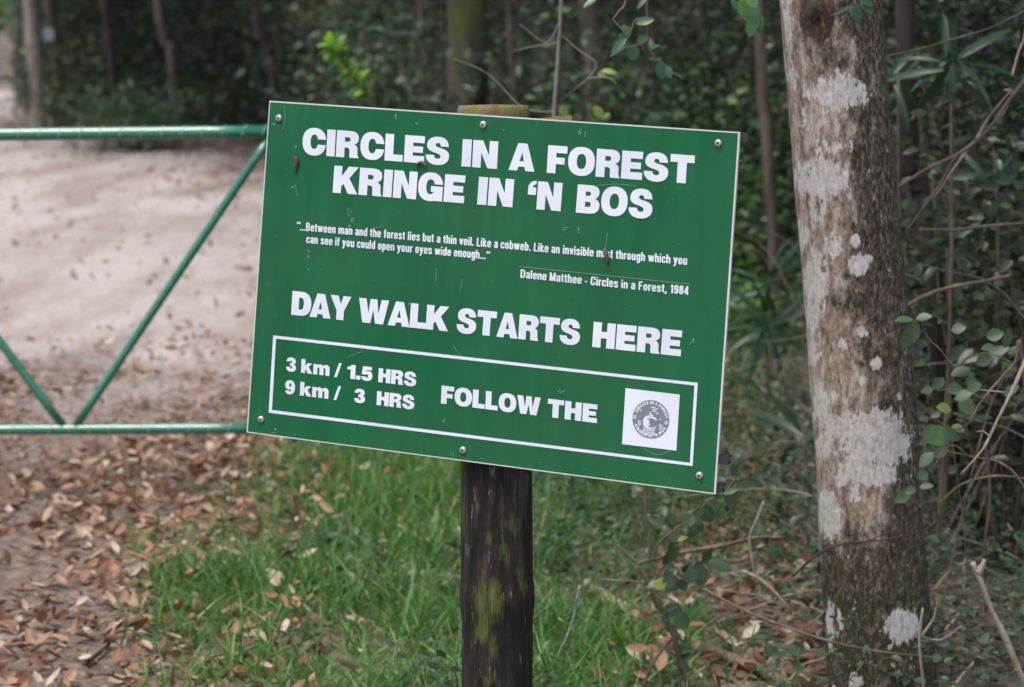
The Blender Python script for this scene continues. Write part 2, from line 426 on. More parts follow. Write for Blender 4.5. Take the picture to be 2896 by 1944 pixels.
G['T'] = (82, [[(25.5, 0), (25.5, 73), (0, 73), (0, 100), (82, 100), (82, 73), (56.5, 73), (56.5, 0)]])
G['H'] = (83, [[(0, 0), (0, 100), (31, 100), (31, 64), (52, 64), (52, 100), (83, 100), (83, 0), (52, 0), (52, 38), (31, 38), (31, 0)]])
G['K'] = (90, [[(0, 0), (0, 100), (30, 100), (30, 63), (54, 100), (90, 100), (58, 57), (91, 0), (56, 0), (38, 35), (30, 26), (30, 0)]])
G['N'] = (84, [[(0, 0), (0, 100), (33, 100), (55, 47), (55, 100), (84, 100), (84, 0), (52, 0), (29, 55), (29, 0)]])
G['A'] = (90, [[(0, 0), (29, 100), (61, 100), (90, 0), (59, 0), (55, 15), (34, 15), (30, 0)], [(37, 35), (45, 67), (52, 35)]])
G['W'] = (124, [[(0, 100), (31, 100), (42, 40), (48, 100), (76, 100), (83, 40), (94, 100), (124, 100), (105, 0), (72, 0), (62, 56), (52, 0), (19, 0)]])
G['Y'] = (88, [[(0, 100), (34, 100), (45, 66), (55, 100), (88, 100), (60, 38), (60, 0), (29, 0), (29, 38)]])
G['O'] = (94, [sup(47, 50, 47, 52), sup(47, 50, 16.5, 27)])
G['C'] = (86, [ring_arc(44, 50, 44, 52, 60, 40)[::1] + ring_arc(44, 50, 14, 27, 60, 40)[::-1]])
_g = ring_arc(44, 50, 44, 52, 60, -5)
_o = [q for q in ring_arc(44, 50, 44, 52, 60, 12)]
_o = _o[:next(i for i, q in enumerate(_o) if i > 50 and q[0] > 60)]
_i = ring_arc(44, 50, 15, 27, 60, 33)
G['G'] = (88, [_o + [(68, 0), (88, 0), (88, 53), (46, 53), (46, 32), (58, 32)] + _i[::-1][1:]])
G['S'] = (84, [bez([(81, 67), (80, 90, 66, 102, 43, 102), (18, 102, 3, 90, 3, 70), (3, 52, 17, 47, 32, 43), (46, 39, 53, 37, 53, 30), (53, 23, 48, 21, 42, 21), (34, 21, 30, 26, 29.5, 34), (0, 34), (0, 11, 16, -2, 42, -2), (69, -2, 84, 11, 84, 32), (84, 50, 71, 56, 55, 60), (42, 63.5, 34, 65, 34, 71), (34, 77, 38, 79, 43, 79), (49, 79, 52, 75, 52, 67)])])
G['R'] = (84, [bez([(0, 0), (0, 100), (50, 100), (71, 100, 82, 90, 82, 73), (82, 61, 76, 54, 66, 50.5), (76, 47, 79, 41, 79, 31), (79, 20, 79, 9, 84, 3), (84, 0), (52, 0), (49, 5, 50, 14, 50, 24), (50, 33, 46, 37, 38, 37), (31, 37), (31, 0)]), bez([(31, 76), (42, 76), (49, 76, 51, 73, 51, 68), (51, 62, 48, 59, 42, 59), (31, 59)])])
G['B'] = (83, [bez([(0, 0), (0, 100), (48, 100), (69, 100, 80, 91, 80, 75), (80, 64, 74, 57, 66, 53), (77, 49, 83, 41, 83, 29), (83, 10, 70, 0, 48, 0)]), bez([(31, 77), (43, 77), (52, 77, 52, 62, 43, 62), (31, 62)]), bez([(31, 41), (44, 41), (54, 41, 54, 23, 44, 23), (31, 23)])])
G['D'] = (84, [bez([(0, 0), (0, 100), (40, 100), (69, 100, 84, 82, 84, 50), (84, 18, 69, 0, 40, 0)]), bez([(31, 75), (38, 75), (48, 75, 52, 67, 52, 50), (52, 33, 48, 25, 38, 25), (31, 25)])])
G['\u2018'] = (28, [bez([(0, 50), (0, 72), (0, 90, 10, 100, 28, 101), (28, 88), (20, 87, 16, 83, 16, 77), (28, 77), (28, 50)])])
G['3'] = (71, [bez([(2, 70), (3, 90, 15, 101, 35, 101), (56, 101, 68, 90, 68, 74), (68, 64, 63, 57, 55, 53), (65, 49, 71, 42, 71, 29), (71, 10, 57, -2, 35, -2), (13, -2, 1, 10, 0, 31), (30, 31), (30, 24, 32, 21, 36, 21), (41, 21, 43, 25, 43, 30), (43, 37, 39, 40, 33, 40), (27, 40), (27, 61), (32, 61), (38, 61, 41, 64, 41, 70), (41, 75, 39, 78, 35, 78), (31, 78, 29, 75, 29, 70)])])
G['5'] = (71, [bez([(10, 100), (66, 100), (66, 76), (34, 76), (33, 66), (36, 69, 40, 70, 46, 70), (61, 70, 71, 57, 71, 36), (71, 13, 57, -2, 34, -2), (13, -2, 1, 9, 0, 28), (30, 28), (31, 23, 33, 21, 36, 21), (41, 21, 43, 26, 43, 33), (43, 41, 40, 46, 35, 46), (32, 46, 30, 45, 29, 41), (2, 43)])])
G['9'] = (71, [bez([(35, 101), (58, 101, 71, 84, 71, 52), (71, 17, 58, -2, 32, -2), (14, -2, 4, 7, 2, 24), (30, 24), (31, 20, 33, 19, 36, 19), (41, 19, 43, 25, 43, 38), (39, 34, 34, 32, 28, 32), (11, 32, 0, 45, 0, 65), (0, 86, 13, 101, 35, 101)])[:-1], sup(36, 66, 8, 13, n=20, e=2)])
G['1'] = (52, [bez([(22, 0), (22, 65), (0, 65), (0, 83), (14, 84, 23, 90, 26, 100), (52, 100), (52, 0)])])
G['.'] = (28, [[(0, 0), (0, 28), (28, 28), (28, 0)]])
G['/'] = (46, [[(0, -2), (28, 102), (46, 102), (18, -2)]])
G['k'] = (82, [[(0, 0), (0, 100), (29, 100), (29, 52), (44, 74), (79, 74), (54, 47), (82, 0), (48, 0), (35, 27), (29, 21), (29, 0)]])
G['m'] = (116, [bez([(0, 0), (0, 74), (28, 74), (28, 66), (33, 73, 39, 76, 48, 76), (57, 76, 64, 73, 68, 65), (74, 73, 81, 76, 90, 76), (108, 76, 116, 66, 116, 48), (116, 0), (87, 0), (87, 42), (87, 49, 85, 52, 80, 52), (75, 52, 73, 48, 73, 42), (73, 0), (44, 0), (44, 42), (44, 49, 42, 52, 37, 52), (32, 52, 29, 48, 29, 41), (29, 0)])])
G["'"] = (24, [[(2, 62), (0, 100), (24, 100), (18, 62)]])
def fill2d(polys):
    """Fill outlines (holes included) in the plane: vertices and triangles without overlaps."""
    cu = bpy.data.curves.new('fill', 'CURVE'); cu.dimensions = '2D'; cu.fill_mode = 'BOTH'
    for pl in polys:
        sp = cu.splines.new('POLY'); sp.points.add(len(pl) - 1); sp.use_cyclic_u = True
        sp.points.foreach_set('co', [c for p in pl for c in (p[0] / 100, p[1] / 100, 0, 1)])
    o = bpy.data.objects.new('fill', cu); me = bpy.data.meshes.new_from_object(o); me.calc_loop_triangles()
    v = np.array([x.co[:2] for x in me.vertices]) * 100; t = np.array([l.vertices[:] for l in me.loop_triangles])
    bpy.data.objects.remove(o); bpy.data.curves.remove(cu); bpy.data.meshes.remove(me)
    return v, t
GC = {}
def text_tris(txt, track=6, space=28):
    x = 0; V, T, n = [], [], 0
    for ch in txt:
        if ch == ' ': x += space; continue
        if ch not in GC: GC[ch] = fill2d(G[ch][1])
        v, t = GC[ch]; V.append(v + [x, 0]); T.append(t + n); n += len(v); x += G[ch][0] + track
    return np.concatenate(V), np.concatenate(T), x - track
def orient(v, f):
    """Turn every triangle to face the reader."""
    n = np.cross(v[f[:, 1]] - v[f[:, 0]], v[f[:, 2]] - v[f[:, 0]]) @ SN
    f = f.copy(); k = n < 0; f[k] = f[k][:, ::-1]; return f
class Flat:
    def __init__(s): s.v, s.f, s.n = [], [], 0
    def add(s, v, f):
        v = np.asarray(v); f = np.asarray(f); ar = np.linalg.norm(np.cross(v[f[:, 1]] - v[f[:, 0]], v[f[:, 2]] - v[f[:, 0]]), axis=1); f = orient(v, f[ar > 1e-10]); s.v.append(v); s.f.append(f + s.n); s.n += len(v)
    def line(s, txt, p0, p1, base, cap, off=.0008, track=6, space=28):
        """txt from the left end p0 to the right end p1 (pixels on its middle), base = two points of the baseline, cap = a foot and head of one stem."""
        V, T, W = text_tris(txt, track, space)
        b0, b1 = onsign(*base[0]), onsign(*base[1]); bd = unit(b1 - b0); up = onsign(*cap[1]) - onsign(*cap[0])
        perp = unit(up - (up @ bd) * bd); sh = (up @ bd) / (up @ perp); h = up @ perp
        def foot(px):
            q = onsign(*px); r = q - b0; y = r @ perp; return b0 + bd * (r @ bd - sh * y)
        a, b = foot(p0), foot(p1); L = (b - a) @ bd
        s.add(a + bd * (V[:, :1] / W * L) + up * (V[:, 1:] / 100) + SN * off, T)
    def quad(s, pts, off): s.add([p + SN * off for p in pts], [(0, 1, 2), (0, 2, 3)])
    def stroke(s, px, wpx, off=.0008):
        P = np.array([onsign(*p) for p in px]); t = unit(np.gradient(P, axis=0)); sdv = np.cross(t, SN)
        ww = np.broadcast_to(np.asarray(wpx) * .6e-3 * .5, (len(P),))[:, None]
        v = np.vstack([P + sdv * ww, P - sdv * ww]) + SN * off; n = len(P)
        s.add(v, [q for i in range(n - 1) for q in ((i, i + 1, n + i + 1), (i, n + i + 1, n + i))])
    def build(s, name, mat, parent): return obj(name, np.concatenate(s.v), np.concatenate(s.f), mat, parent, smooth=False)

head = Flat()
b_, c_ = ((924.6, 441.8), (1926.6, 518.3)), ((924.6, 441.5), (928.4, 366.2))
for t_, p0, p1 in (('CIRCLES', (856.5, 401), (1270.6, 443)), ('IN', (1305.3, 469), (1410.3, 398.8)), ('A', (1438.5, 480), (1511.7, 485)), ('FOREST', (1546.4, 489), (1965.9, 438.6))): head.line(t_, p0, p1, b_, c_, track=5)
head.build('heading_lettering', M['vinyl'], board); head = Flat()
b_, c_ = ((941.3, 545.2), (1628.6, 601.6)), ((941.3, 544.8), (946.4, 468.2))
for t_, p0, p1 in (('KRINGE', (941.3, 544.8), (1312.5, 574.3)), ('IN', (1349.7, 577.6), (1455.2, 508)), ('\u2018N', (1493, 550.4), (1591.9, 518)), ('BOS', (1628.6, 601.2), (1847.5, 568))): head.line(t_, p0, p1, b_, c_, track=5)
head.build('heading_lettering', M['vinyl'], board); head = Flat()
b_, c_ = ((823.8, 890.6), (1928.8, 1008.6)), ((823.8, 890.9), (827.8, 823.3))
for t_, p0, p1, k_ in (('DAY', (823.8, 890.9), (994.4, 840.5), -5), ('WALK', (1016.2, 843.7), (1267, 938.4), 0), ('STARTS', (1291.8, 921), (1640.4, 956.7), 3), ('HERE', (1674.7, 982.4), (1930.8, 936.8), 5)): head.line(t_, p0, p1, b_, c_, track=k_)
head.build('heading_lettering', M['vinyl'], board)
z = lambda x, y: (700 + x * .25685, 900 + y * .25685)
box = Flat()
bl = (z(605, 603), z(1443, 705)); cp = (z(605, 603), z(612, 450))
box.line('3 km', z(428, 515), z(905, 600), bl, cp, track=5, space=32)
box.line('/', z(955, 665), z(1040, 495), bl, cp)
box.line('1.5', z(1100, 590), z(1377, 650), bl, cp, track=5)
box.line('HRS', z(1443, 650), z(1860, 690), bl, cp, track=5)
box.build('distance_lettering', M['vinyl'], board); box = Flat()
bl = (z(595, 853), z(1425, 957)); cp = (z(595, 853), z(602, 702))
box.line('9 km', z(416, 760), z(893, 850), bl, cp, track=5, space=32)
box.line('/', z(948, 915), z(1033, 748), bl, cp)
box.line('3', z(1177, 850), z(1298, 850), bl, cp)
box.line('HRS', z(1425, 900), z(1840, 940), bl, cp, track=5)
box.build('distance_lettering', M['vinyl'], board); box = Flat()
bl = ((1338.4, 1152.8), (1594.2, 1185.3)); cp = ((1338.4, 1152.6), (1340.8, 1101.6))
box.line('FOLLOW', (1248.5, 1115), (1530, 1125), bl, cp, track=4)
box.line('THE', (1550.3, 1130), (1688.5, 1190), bl, cp, track=6)
box.build('follow_lettering', M['vinyl'], board)
fo = [(773.2, 948.8), (1973.8, 1083.1), (1959.2, 1318.6), (760.4, 1167.6)]
fi = [(781.2, 958.3), (1964.3, 1090.8), (1951.5, 1309.2), (769.6, 1159.8)]
fv = [onsign(*p, .0008) for p in fo + fi]
obj('border_line', fv, orient(np.array(fv), np.array([t for i in range(4) for t in ((i, (i + 1) % 4, 4 + (i + 1) % 4), (i, 4 + (i + 1) % 4, 4 + i))])), M['vinyl'], board)

_arch = lambda a, b: [(a, 50), (a + 2.5, 63, a + 8, 67, a + 13, 67), (b - 3, 67, b, 62, b, 53), (b, 0)]
_bowl = sup(19.5, 36.5, 12, 30.5, n=28, e=2.5); _bowl = _bowl + _bowl[:1]
def _lp(cx, cy, rx, ry): p = sup(cx, cy, rx, ry, n=24, e=2.4); return p + p[:1]
_c = [(31.5, 46), (31.5, 50), (31.5, 62, 27, 67, 20, 67), (11, 67, 7.5, 60, 7.5, 50), (7.5, 23), (7.5, 12, 11, 6, 20, 6), (28, 6, 31.5, 12, 31.5, 26)]
K_ = {'n': (39, [[(7.5, 0), (7.5, 73)], _arch(7.5, 31.5)]), 'm': (61, [[(7.5, 0), (7.5, 73)], _arch(7.5, 30.5), _arch(30.5, 53.5)]), 'h': (39, [[(7.5, 0), (7.5, 100)], _arch(7.5, 31.5)]),
      'u': (39, [[(7.5, 73), (7.5, 20), (7.5, 10, 10, 6, 18, 6), (24, 6, 30, 11, 31.5, 22)], [(31.5, 73), (31.5, 0)]]), 'o': (39, [_bowl]), 'c': (37, [_c]),
      'e': (39, [[(7.5, 38), (32, 38), (32, 50), (32, 62, 28, 67, 20, 67), (11, 67, 7.5, 60, 7.5, 50), (7.5, 23), (7.5, 12, 11, 6, 20, 6), (28, 6, 32, 12, 32, 22)]]),
      'a': (38, [[(8, 51), (8, 62, 12, 67, 19, 67), (27, 67, 31, 63, 31, 54), (31, 10), (31, 6, 32, 3, 34, 0)], [(31, 42), (22, 40, 7.5, 38, 7.5, 20), (7.5, 9, 12, 6, 17, 6), (25, 6, 31, 12, 31, 24)]]),
      'd': (39, [_bowl, [(31.5, 0), (31.5, 100)]]), 'b': (39, [_bowl, [(7.5, 0), (7.5, 100)]]), 'p': (39, [_bowl, [(7.5, -26), (7.5, 73)]]),
      'g': (39, [_bowl, [(31.5, 73), (31.5, -8), (31.5, -18, 27, -21, 20, -21), (13, -21, 9, -18, 8.5, -11)]]),
      't': (25, [[(12, 92), (12, 18), (12, 8, 16, 6, 25, 6.5)], [(0, 66.5), (25, 66.5)]]), 'f': (25, [[(12, 0), (12, 82), (12, 92, 16, 94, 26, 93.5)], [(0, 66.5), (25, 66.5)]]),
      'r': (26, [[(7.5, 0), (7.5, 73)], [(7.5, 46), (9, 60, 16, 66, 27, 65.5)]]),
      's': (38, [[(31, 50), (31, 62, 27, 67, 19.5, 67), (11, 67, 8, 62, 8, 55), (8, 45, 16, 41, 20, 38), (26, 34, 31.5, 30, 31.5, 20), (31.5, 11, 27, 6, 19.5, 6), (11, 6, 7.5, 12, 7.5, 22)]]),
      'i': (15, [[(7.5, 0), (7.5, 73)], [(7.5, 85), (7.5, 100)]]), 'l': (15, [[(7.5, 0), (7.5, 100)]]), 'v': (38, [[(6, 73), (18, 3)], [(32, 73), (20, 3)]]),
      'w': (58, [[(6, 73), (16, 3)], [(29, 72), (18, 3)], [(29, 72), (40, 3)], [(52, 73), (42, 3)]]), 'y': (39, [[(6, 73), (19, 6)], [(33, 73), (20, 5), (15, -16, 12, -21, 2, -20.5)]]),
      'k': (38, [[(7.5, 0), (7.5, 100)], [(31, 73), (11, 36)], [(15, 45), (33, 0)]]), 'B': (45, [[(8, 0), (8, 100)], [(8, 93.5), (22, 93.5), (38, 93.5, 38, 54, 22, 54), (8, 54)], [(22, 54), (42, 54, 42, 6.5, 22, 6.5), (8, 6.5)]]),
      'L': (36, [[(8, 100), (8, 0)], [(8, 6.5), (36, 6.5)]]), 'D': (46, [[(8, 0), (8, 100)], [(8, 93.5), (20, 93.5), (38, 93.5, 38, 75, 38, 50), (38, 25, 38, 6.5, 20, 6.5), (8, 6.5)]]),
      'M': (57, [[(7.5, 0), (7.5, 100)], [(49.5, 0), (49.5, 100)], [(10, 98), (27, 3)], [(47, 98), (30, 3)]]),
      'C': (46, [[(38, 62), (38, 70), (38, 86, 33, 94, 23, 94), (11, 94, 8, 84, 8, 70), (8, 30), (8, 16, 11, 6, 23, 6), (33, 6, 38, 14, 38, 36)]]), 'F': (38, [[(8, 0), (8, 100)], [(8, 93.5), (36, 93.5)], [(8, 52), (33, 52)]]),
      '1': (30, [[(20, 0), (20, 98)], [(5, 79), (14, 82, 17, 88, 18, 98)]]), '9': (39, [_lp(19.5, 66, 12, 28), [(31.5, 66), (31.5, 35), (31.5, 14, 28, 6, 19, 6), (11, 6, 8, 12, 8, 22)]]),
      '8': (39, [_lp(19.5, 73.5, 11, 20.5), _lp(19.5, 29.5, 12, 23.5)]), '4': (40, [[(28, 0), (28, 100)], [(26, 97), (7, 28)], [(1, 24), (39, 24)]]),
      '.': (15, [[(7.5, 0), (7.5, 16)]]), ',': (15, [[(8, 16), (8, 0), (3, -15)]]), '-': (24, [[(1, 33), (23, 33)]]),
      '\u201c': (38, [[(7, 72), (7, 86), (11, 100)], [(29, 72), (29, 86), (33, 100)]]), '\u201d': (38, [[(9, 100), (9, 86), (4, 72)], [(31, 100), (31, 86), (26, 72)]])}
def stroke_tris(p, w_, k):
    p = np.array(bez(p), float); cl = np.allclose(p[0], p[-1]) and len(p) > 3
    d = unit(np.diff(p, axis=0)); t0 = np.vstack([d[-1:] if cl else d[:1], d]); t1 = np.vstack([d, d[:1] if cl else d[-1:]])
    t = unit(t0 + t1); nn = np.stack([-t[:, 1], t[:, 0]], -1); m_ = np.clip(1 / np.maximum((t * t0).sum(1), .4), 1, 1.8)
    o = nn * (w_ / 2 * m_)[:, None]; n = len(p); i = np.arange(n - 1)
    return np.vstack([p + o, p - o]), np.vstack([np.stack([i, i + 1, n + i + 1], -1), np.stack([i, n + i + 1, n + i], -1)])
def font_line(flat, txt, p0, p1, top_px, w_=15.5, off=.0008):
    """Bold condensed sans, drawn as strokes between two baseline points; each stroke lies a hair above the last."""
    b0, b1 = onsign(*p0), onsign(*p1); up = onsign(*top_px) - b0; x = 0; S_ = []
    for ch in txt:
        if ch == ' ': x += 24; continue
        for k, p in enumerate(K_[ch][1]):
            v, t = stroke_tris(p, w_, k); S_.append((v + [x, 0], t, k))
        x += K_[ch][0] + 6.5
    x -= 6.5
    for v, t, k in S_: flat.add(b0 + (b1 - b0) * (v[:, :1] / x) + up * (v[:, 1:] / 100) + SN * (off + k * .00004), t)
q = Flat()
za = lambda x, y: (800 + x * .29966, 600 + y * .29966)
zb = lambda x, y: (1400 + x * .29966, 600 + y * .29966)
font_line(q, '\u201c', za(133, 168), za(166, 171), za(136, 91))
font_line(q, '...Between man and the forest lies but a thin veil. Like a cobweb. Like an invisible mist through which you', za(163, 173), zb(1812, 500), za(166, 95))
font_line(q, 'can see if you could open your eyes wide enough...', za(222, 292), za(1915, 446), za(225, 214))
font_line(q, '\u201d', za(1922, 447), za(1956, 450), za(1925, 370))
q.build('quote_lettering', M['vinyl'], board); q = Flat()
font_line(q, 'Dalene Matthee - Circles in a Forest, 1984', zb(240, 620), zb(1826, 783), zb(244, 541))
q.build('author_lettering', M['vinyl'], board)
ln = Flat(); ln.stroke([(1469, 754.3), (1700, 778), (1953.5, 804.6)], 1.6)
for pts in ([(1060, 645), (1085, 640)], [(806, 300), (806, 345), (797, 372)], [(1718, 660), (1715, 690), (1708, 712)], [(1690, 525), (1745, 521), (1800, 527)], [(835, 520), (842, 555)],
            [(1236, 760), (1232, 796)], [(1310, 790), (1300, 822)], [(985, 1010), (1025, 995)], [(1820, 1270), (1860, 1286), (1895, 1276)], [(1285, 980), (1303, 1012)], [(1950, 975), (1963, 962)], [(1590, 452), (1600, 470)], [(1645, 365), (1640, 385)]):
    ln.stroke(spline([onsign_ if False else onsign_ for onsign_ in [np.array(p) for p in pts]], 4), 1.3)
tag(ln.build('scratch_lines', M['scuff'], board), kind='stuff')
sc_ = Flat()
def blot(cx, cy, rx, ry, n=14, rot=0):
    a = np.linspace(0, 2 * np.pi, n, endpoint=False); r = rng.uniform(.45, 1.1, n)
    P = [onsign(cx + rx * r[i] * math.cos(a[i]) - rot * ry * math.sin(a[i]), cy + ry * r[i] * math.sin(a[i])) + SN * .0009 for i in range(n)] + [onsign(cx, cy) + SN * .0009]
    sc_.add(P, [(i, (i + 1) % n, n) for i in range(n)])
for b_ in ((988, 600, 9, 12), (997, 622, 6, 9), (990, 640, 4, 6), (1600, 647, 11, 8), (1637, 650, 4, 13), (1588, 1107, 15, 8), (1255, 1190, 3, 6), (875, 712, 3, 5), (873, 726, 2.5, 4), (873, 762, 2.5, 3), (776, 352, 3.5, 3.5), (828, 530, 3, 4),
           (1160, 860, 4, 5), (1390, 300, 2, 2), (838, 415, 2, 6), (1120, 330, 2, 8), (1180, 350, 5, 3), (1425, 368, 3, 3), (1640, 375, 3, 7), (1655, 380, 2, 9), (780, 1215, 4, 3), (1960, 965, 4, 9)):
    if max(b_[2:]) < 5: blot(*b_)
    else:
        for _ in range(16):
            a_ = rng.uniform(0, 6.28); r_ = rng.uniform(.2, 1); blot(b_[0] + b_[2] * r_ * math.cos(a_), b_[1] + b_[3] * r_ * math.sin(a_), *rng.uniform(.8, 2.4, 2), n=6)
for sx, sy in ((790, 335), (1367, 353), (2032, 405), (739, 1186), (1310, 1273), (1979, 1346)):
    for _ in range(5): blot(sx + rng.normal(0, 3), sy + 12 + rng.uniform(0, 12), *rng.uniform(.6, 1.6, 2), n=6)
for _ in range(60):
    t_ = rng.uniform(0, 1); blot(705 + t_ * 1310, 1216 + t_ * 173 - rng.exponential(6), *rng.uniform(.7, 2.2, 2), n=6)
for _ in range(70):
    blot(rng.uniform(760, 2030), rng.uniform(330, 1190), *rng.uniform(.8, 1.8, 2), n=6)
tag(sc_.build('scuff_marks', M['scuff'], board), kind='stuff')

# --- emblem panel
E_ = [(1769.5, 1098.1), (1922.9, 1116.3), (1913.2, 1275), (1759.4, 1256.3)]
ep = [onsign(*p, .0008) for p in E_]
panel = obj('emblem_panel', ep, orient(np.array(ep), np.array([(0, 1, 2), (0, 2, 3)])), M['vinyl'], board)
ec = onsign(1841.2, 1186); ex = unit(ep[1] - ep[0]); ey = np.cross(ex, SN); ey = unit(ey if ey[2] > 0 else -ey); er = np.linalg.norm(onsign(1893.3, 1191.5) - ec)
def epos(x, y, off): return ec + ex * (x * er) + ey * (y * er) + SN * off
def disc(fl, cx, cy, r, off, n=40, ry=None): fl.add([epos(cx + r * math.cos(a), cy + (ry or r) * math.sin(a), off) for a in np.linspace(0, 2 * np.pi, n, endpoint=False)] + [epos(cx, cy, off)], [(i, (i + 1) % n, n) for i in range(n)])
def arc(fl, cx, cy, r, wd, a0, a1, off, n=24):
    a = np.radians(np.linspace(a0, a1, n)); tp = np.minimum(1, np.minimum(np.arange(n), n - 1 - np.arange(n)) / 3 + .3) * wd / 2
    v = [epos(cx + (r + t) * math.cos(x), cy + (r + t) * math.sin(x), off) for x, t in zip(a, tp)] + [epos(cx + (r - t) * math.cos(x), cy + (r - t) * math.sin(x), off) for x, t in zip(a, tp)]
    fl.add(v, [t for i in range(n - 1) for t in ((i, i + 1, n + i + 1), (i, n + i + 1, n + i))])
def epoly(fl, pts, off):
    P = [Vector((*p, 0)) for p in pts]; fl.add([epos(*p, off) for p in pts], tessellate_polygon([P]))
g1 = Flat(); disc(g1, 0, 0, 1, .0012, 64); emb = g1.build('emblem_disc', M['grey_print'], panel)
wv = Flat()
def ring_text(txt, r, h, a_mid, span, inward):
    V, T, W = text_tris(txt, 18, 44)
    if not inward: ang = a_mid + R(span) / 2 - V[:, 0] / W * R(span); rr = r + V[:, 1] / 100 * h
    else: ang = a_mid - R(span) / 2 + V[:, 0] / W * R(span); rr = r + h - V[:, 1] / 100 * h
    wv.add([epos(rr[i] * math.cos(ang[i]), rr[i] * math.sin(ang[i]), .0016) for i in range(len(V))], T)
ring_text('CIRCLES IN A FOREST', .79, .15, R(86), 152, False)
ring_text("KRINGE IN 'N BOS", .79, .15, R(271), 132, True)
for cx, cy in ((-.87, .02), (.86, -.08)): arc(wv, cx, cy, .085, .03, 0, 360, .0016, 20); disc(wv, cx, cy - .01, .045, .0016, 12)
disc(wv, -.05, -.22, .4, .0014, 40, .42)
for i, r in enumerate((.5, .58, .66, .72)): arc(wv, 0, -.12, r, .045, 222, 305 - 3 * i, .0016)
for r in (.5, .58, .66): arc(wv, 0, -.1, r, .045, 180, 212, .0016, 12); arc(wv, 0, -.1, r, .045, 318, 352, .0016, 12)
for r, a0, a1 in ((.62, 58, 98), (.52, 62, 92), (.43, 58, 86)): arc(wv, .02, .02, r, .05, a0, a1, .0016, 14)
epoly(wv, [(.1, .42), (-.12, .36), (.04, .31), (-.06, .28), (.12, .24), (.1, .17), (-.18, .2), (-.02, .12), (.2, .14), (.36, .02), (.1, .04), (-.2, .1), (-.05, .24), (-.12, .34)], .0017)
for cx, cy in ((-.56, .38), (-.62, .42), (.29, .36), (.36, .34), (.48, .03), (.53, .06)): disc(wv, cx, cy, .035, .0016, 10)
wv.build('emblem_print', M['vinyl'], emb)
gb = Flat(); epoly(gb, [(-.22, .02), (.12, .06), (.36, -.08), (.34, -.26), (.1, -.4), (-.14, -.4), (.02, -.3), (-.08, -.24), (-.02, -.16), (-.12, -.12), (-.02, -.04)], .002)
for x0, x1 in ((-.5, -.42), (.38, .46)): epoly(gb, [(x0, .1), (x1, .1), (x1 + .02, -.6), (x0 - .02, -.6)], .002)
for r in (.33, .37): arc(gb, -.05, -.2, r, .015, 190, 350, .002)
gb.build('emblem_tree', M['grey_print'], emb)

# --- screws, cocoons, dark channels behind, post
def lathe_on(px, py, prof, mat, name, parent, sides=18):
    c = onsign(px, py); a = unit(np.cross(SN, [0, 0, 1])); b = np.cross(SN, a); V = []; Fc = []
    for r, h in prof: V += [c + SN * h + (a * math.cos(t) + b * math.sin(t)) * r for t in np.linspace(0, 2 * np.pi, sides, endpoint=False)]
    for i in range(len(prof) - 1):
        for j in range(sides): k = (j + 1) % sides; Fc.append((i * sides + j, i * sides + k, (i + 1) * sides + k, (i + 1) * sides + j))
    Fc.append(tuple(range((len(prof) - 1) * sides, len(prof) * sides)))
    return obj(name, V, Fc, mat, parent, smooth=True)
for sx, sy in ((637, 270), (1103, 285), (1639, 327), (596, 957), (1057, 1027), (1596, 1085)):
    sx, sy = sx * 1.2397, sy * 1.2397
    s_ = lathe_on(sx, sy, [(.0068, 0), (.0068, .0018), (.0060, .0036), (.0044, .0049), (.0026, .0053)], M['steel'], 'screw', board)
    lathe_on(sx, sy, [(.0022, .0054), (.0016, .0058), (.0003, .0059)], M['socket'], 'socket', s_, 10)
for pts, wd in (([(839, 441), (840, 455), (837, 487)], .0045), ([(1713, 704), (1716, 722), (1720, 748)], .0042), ([(1178, 470), (1190, 460), (1203, 466), (1206, 478)], .003)):
    P = np.array([onsign(*p, .003) for p in pts]); P = spline(P, 5); n = len(P)
    v, f = tube(P, wd * np.sin(np.linspace(.35, 2.9, n)), sides=8, jit=.12)
    obj('cocoon', v, f, M['cocoon'], board, smooth=True)
def prism(name, corners_px, d0, d1, mat, parent):
    a = [onsign(*p, d0) for p in corners_px]; b = [onsign(*p, d1) for p in corners_px]; n = len(a)
    return obj(name, a + b, [tuple(range(n))[::-1], tuple(range(n, 2 * n))] + [(i, (i + 1) % n, n + (i + 1) % n, n + i) for i in range(n)], mat, parent)
def channel(y0, y1, xr, slope):
    # a folded metal strip running behind the board, its open end sticking out at the right
    for k, (a, b, d0, d1) in enumerate(((0, 1, -.0075, -.011), (0, .22, -.011, -.03), (.72, 1, -.011, -.024))):
        ya, yb = y0 + (y1 - y0) * a, y0 + (y1 - y0) * b; xl = 900
        yield [(xl, ya - slope * (xr - xl)), (xr, ya), (xr - 2, yb), (xl, yb - slope * (xr - xl))], d0, d1
for y0, y1, xr, sl_ in ((376, 400, 2112, .068), (1292, 1316, 2056, .12), (1372, 1396, 2040, .125)):
    V, Fc = [], []
    for cpx, d0, d1 in channel(y0, y1, xr, sl_):
        a = [onsign(*p, d0) for p in cpx] + [onsign(*p, d1) for p in cpx]; k = len(V); V += a
        Fc += [(k + 3, k + 2, k + 1, k), (k + 4, k + 5, k + 6, k + 7)] + [(k + i, k + (i + 1) % 4, k + 4 + (i + 1) % 4, k + 4 + i) for i in range(4)]
    obj('backing_channel', V, Fc, M['dark_metal'], sign)
v, f = tube(spline(np.array([onsign(2086, 455, -.008), onsign(2092, 466, -.012), onsign(2091, 480, -.008)]), 4), .004, .003, 7, .3)
obj('dead_leaf', v, f, M['cocoon'], sign)

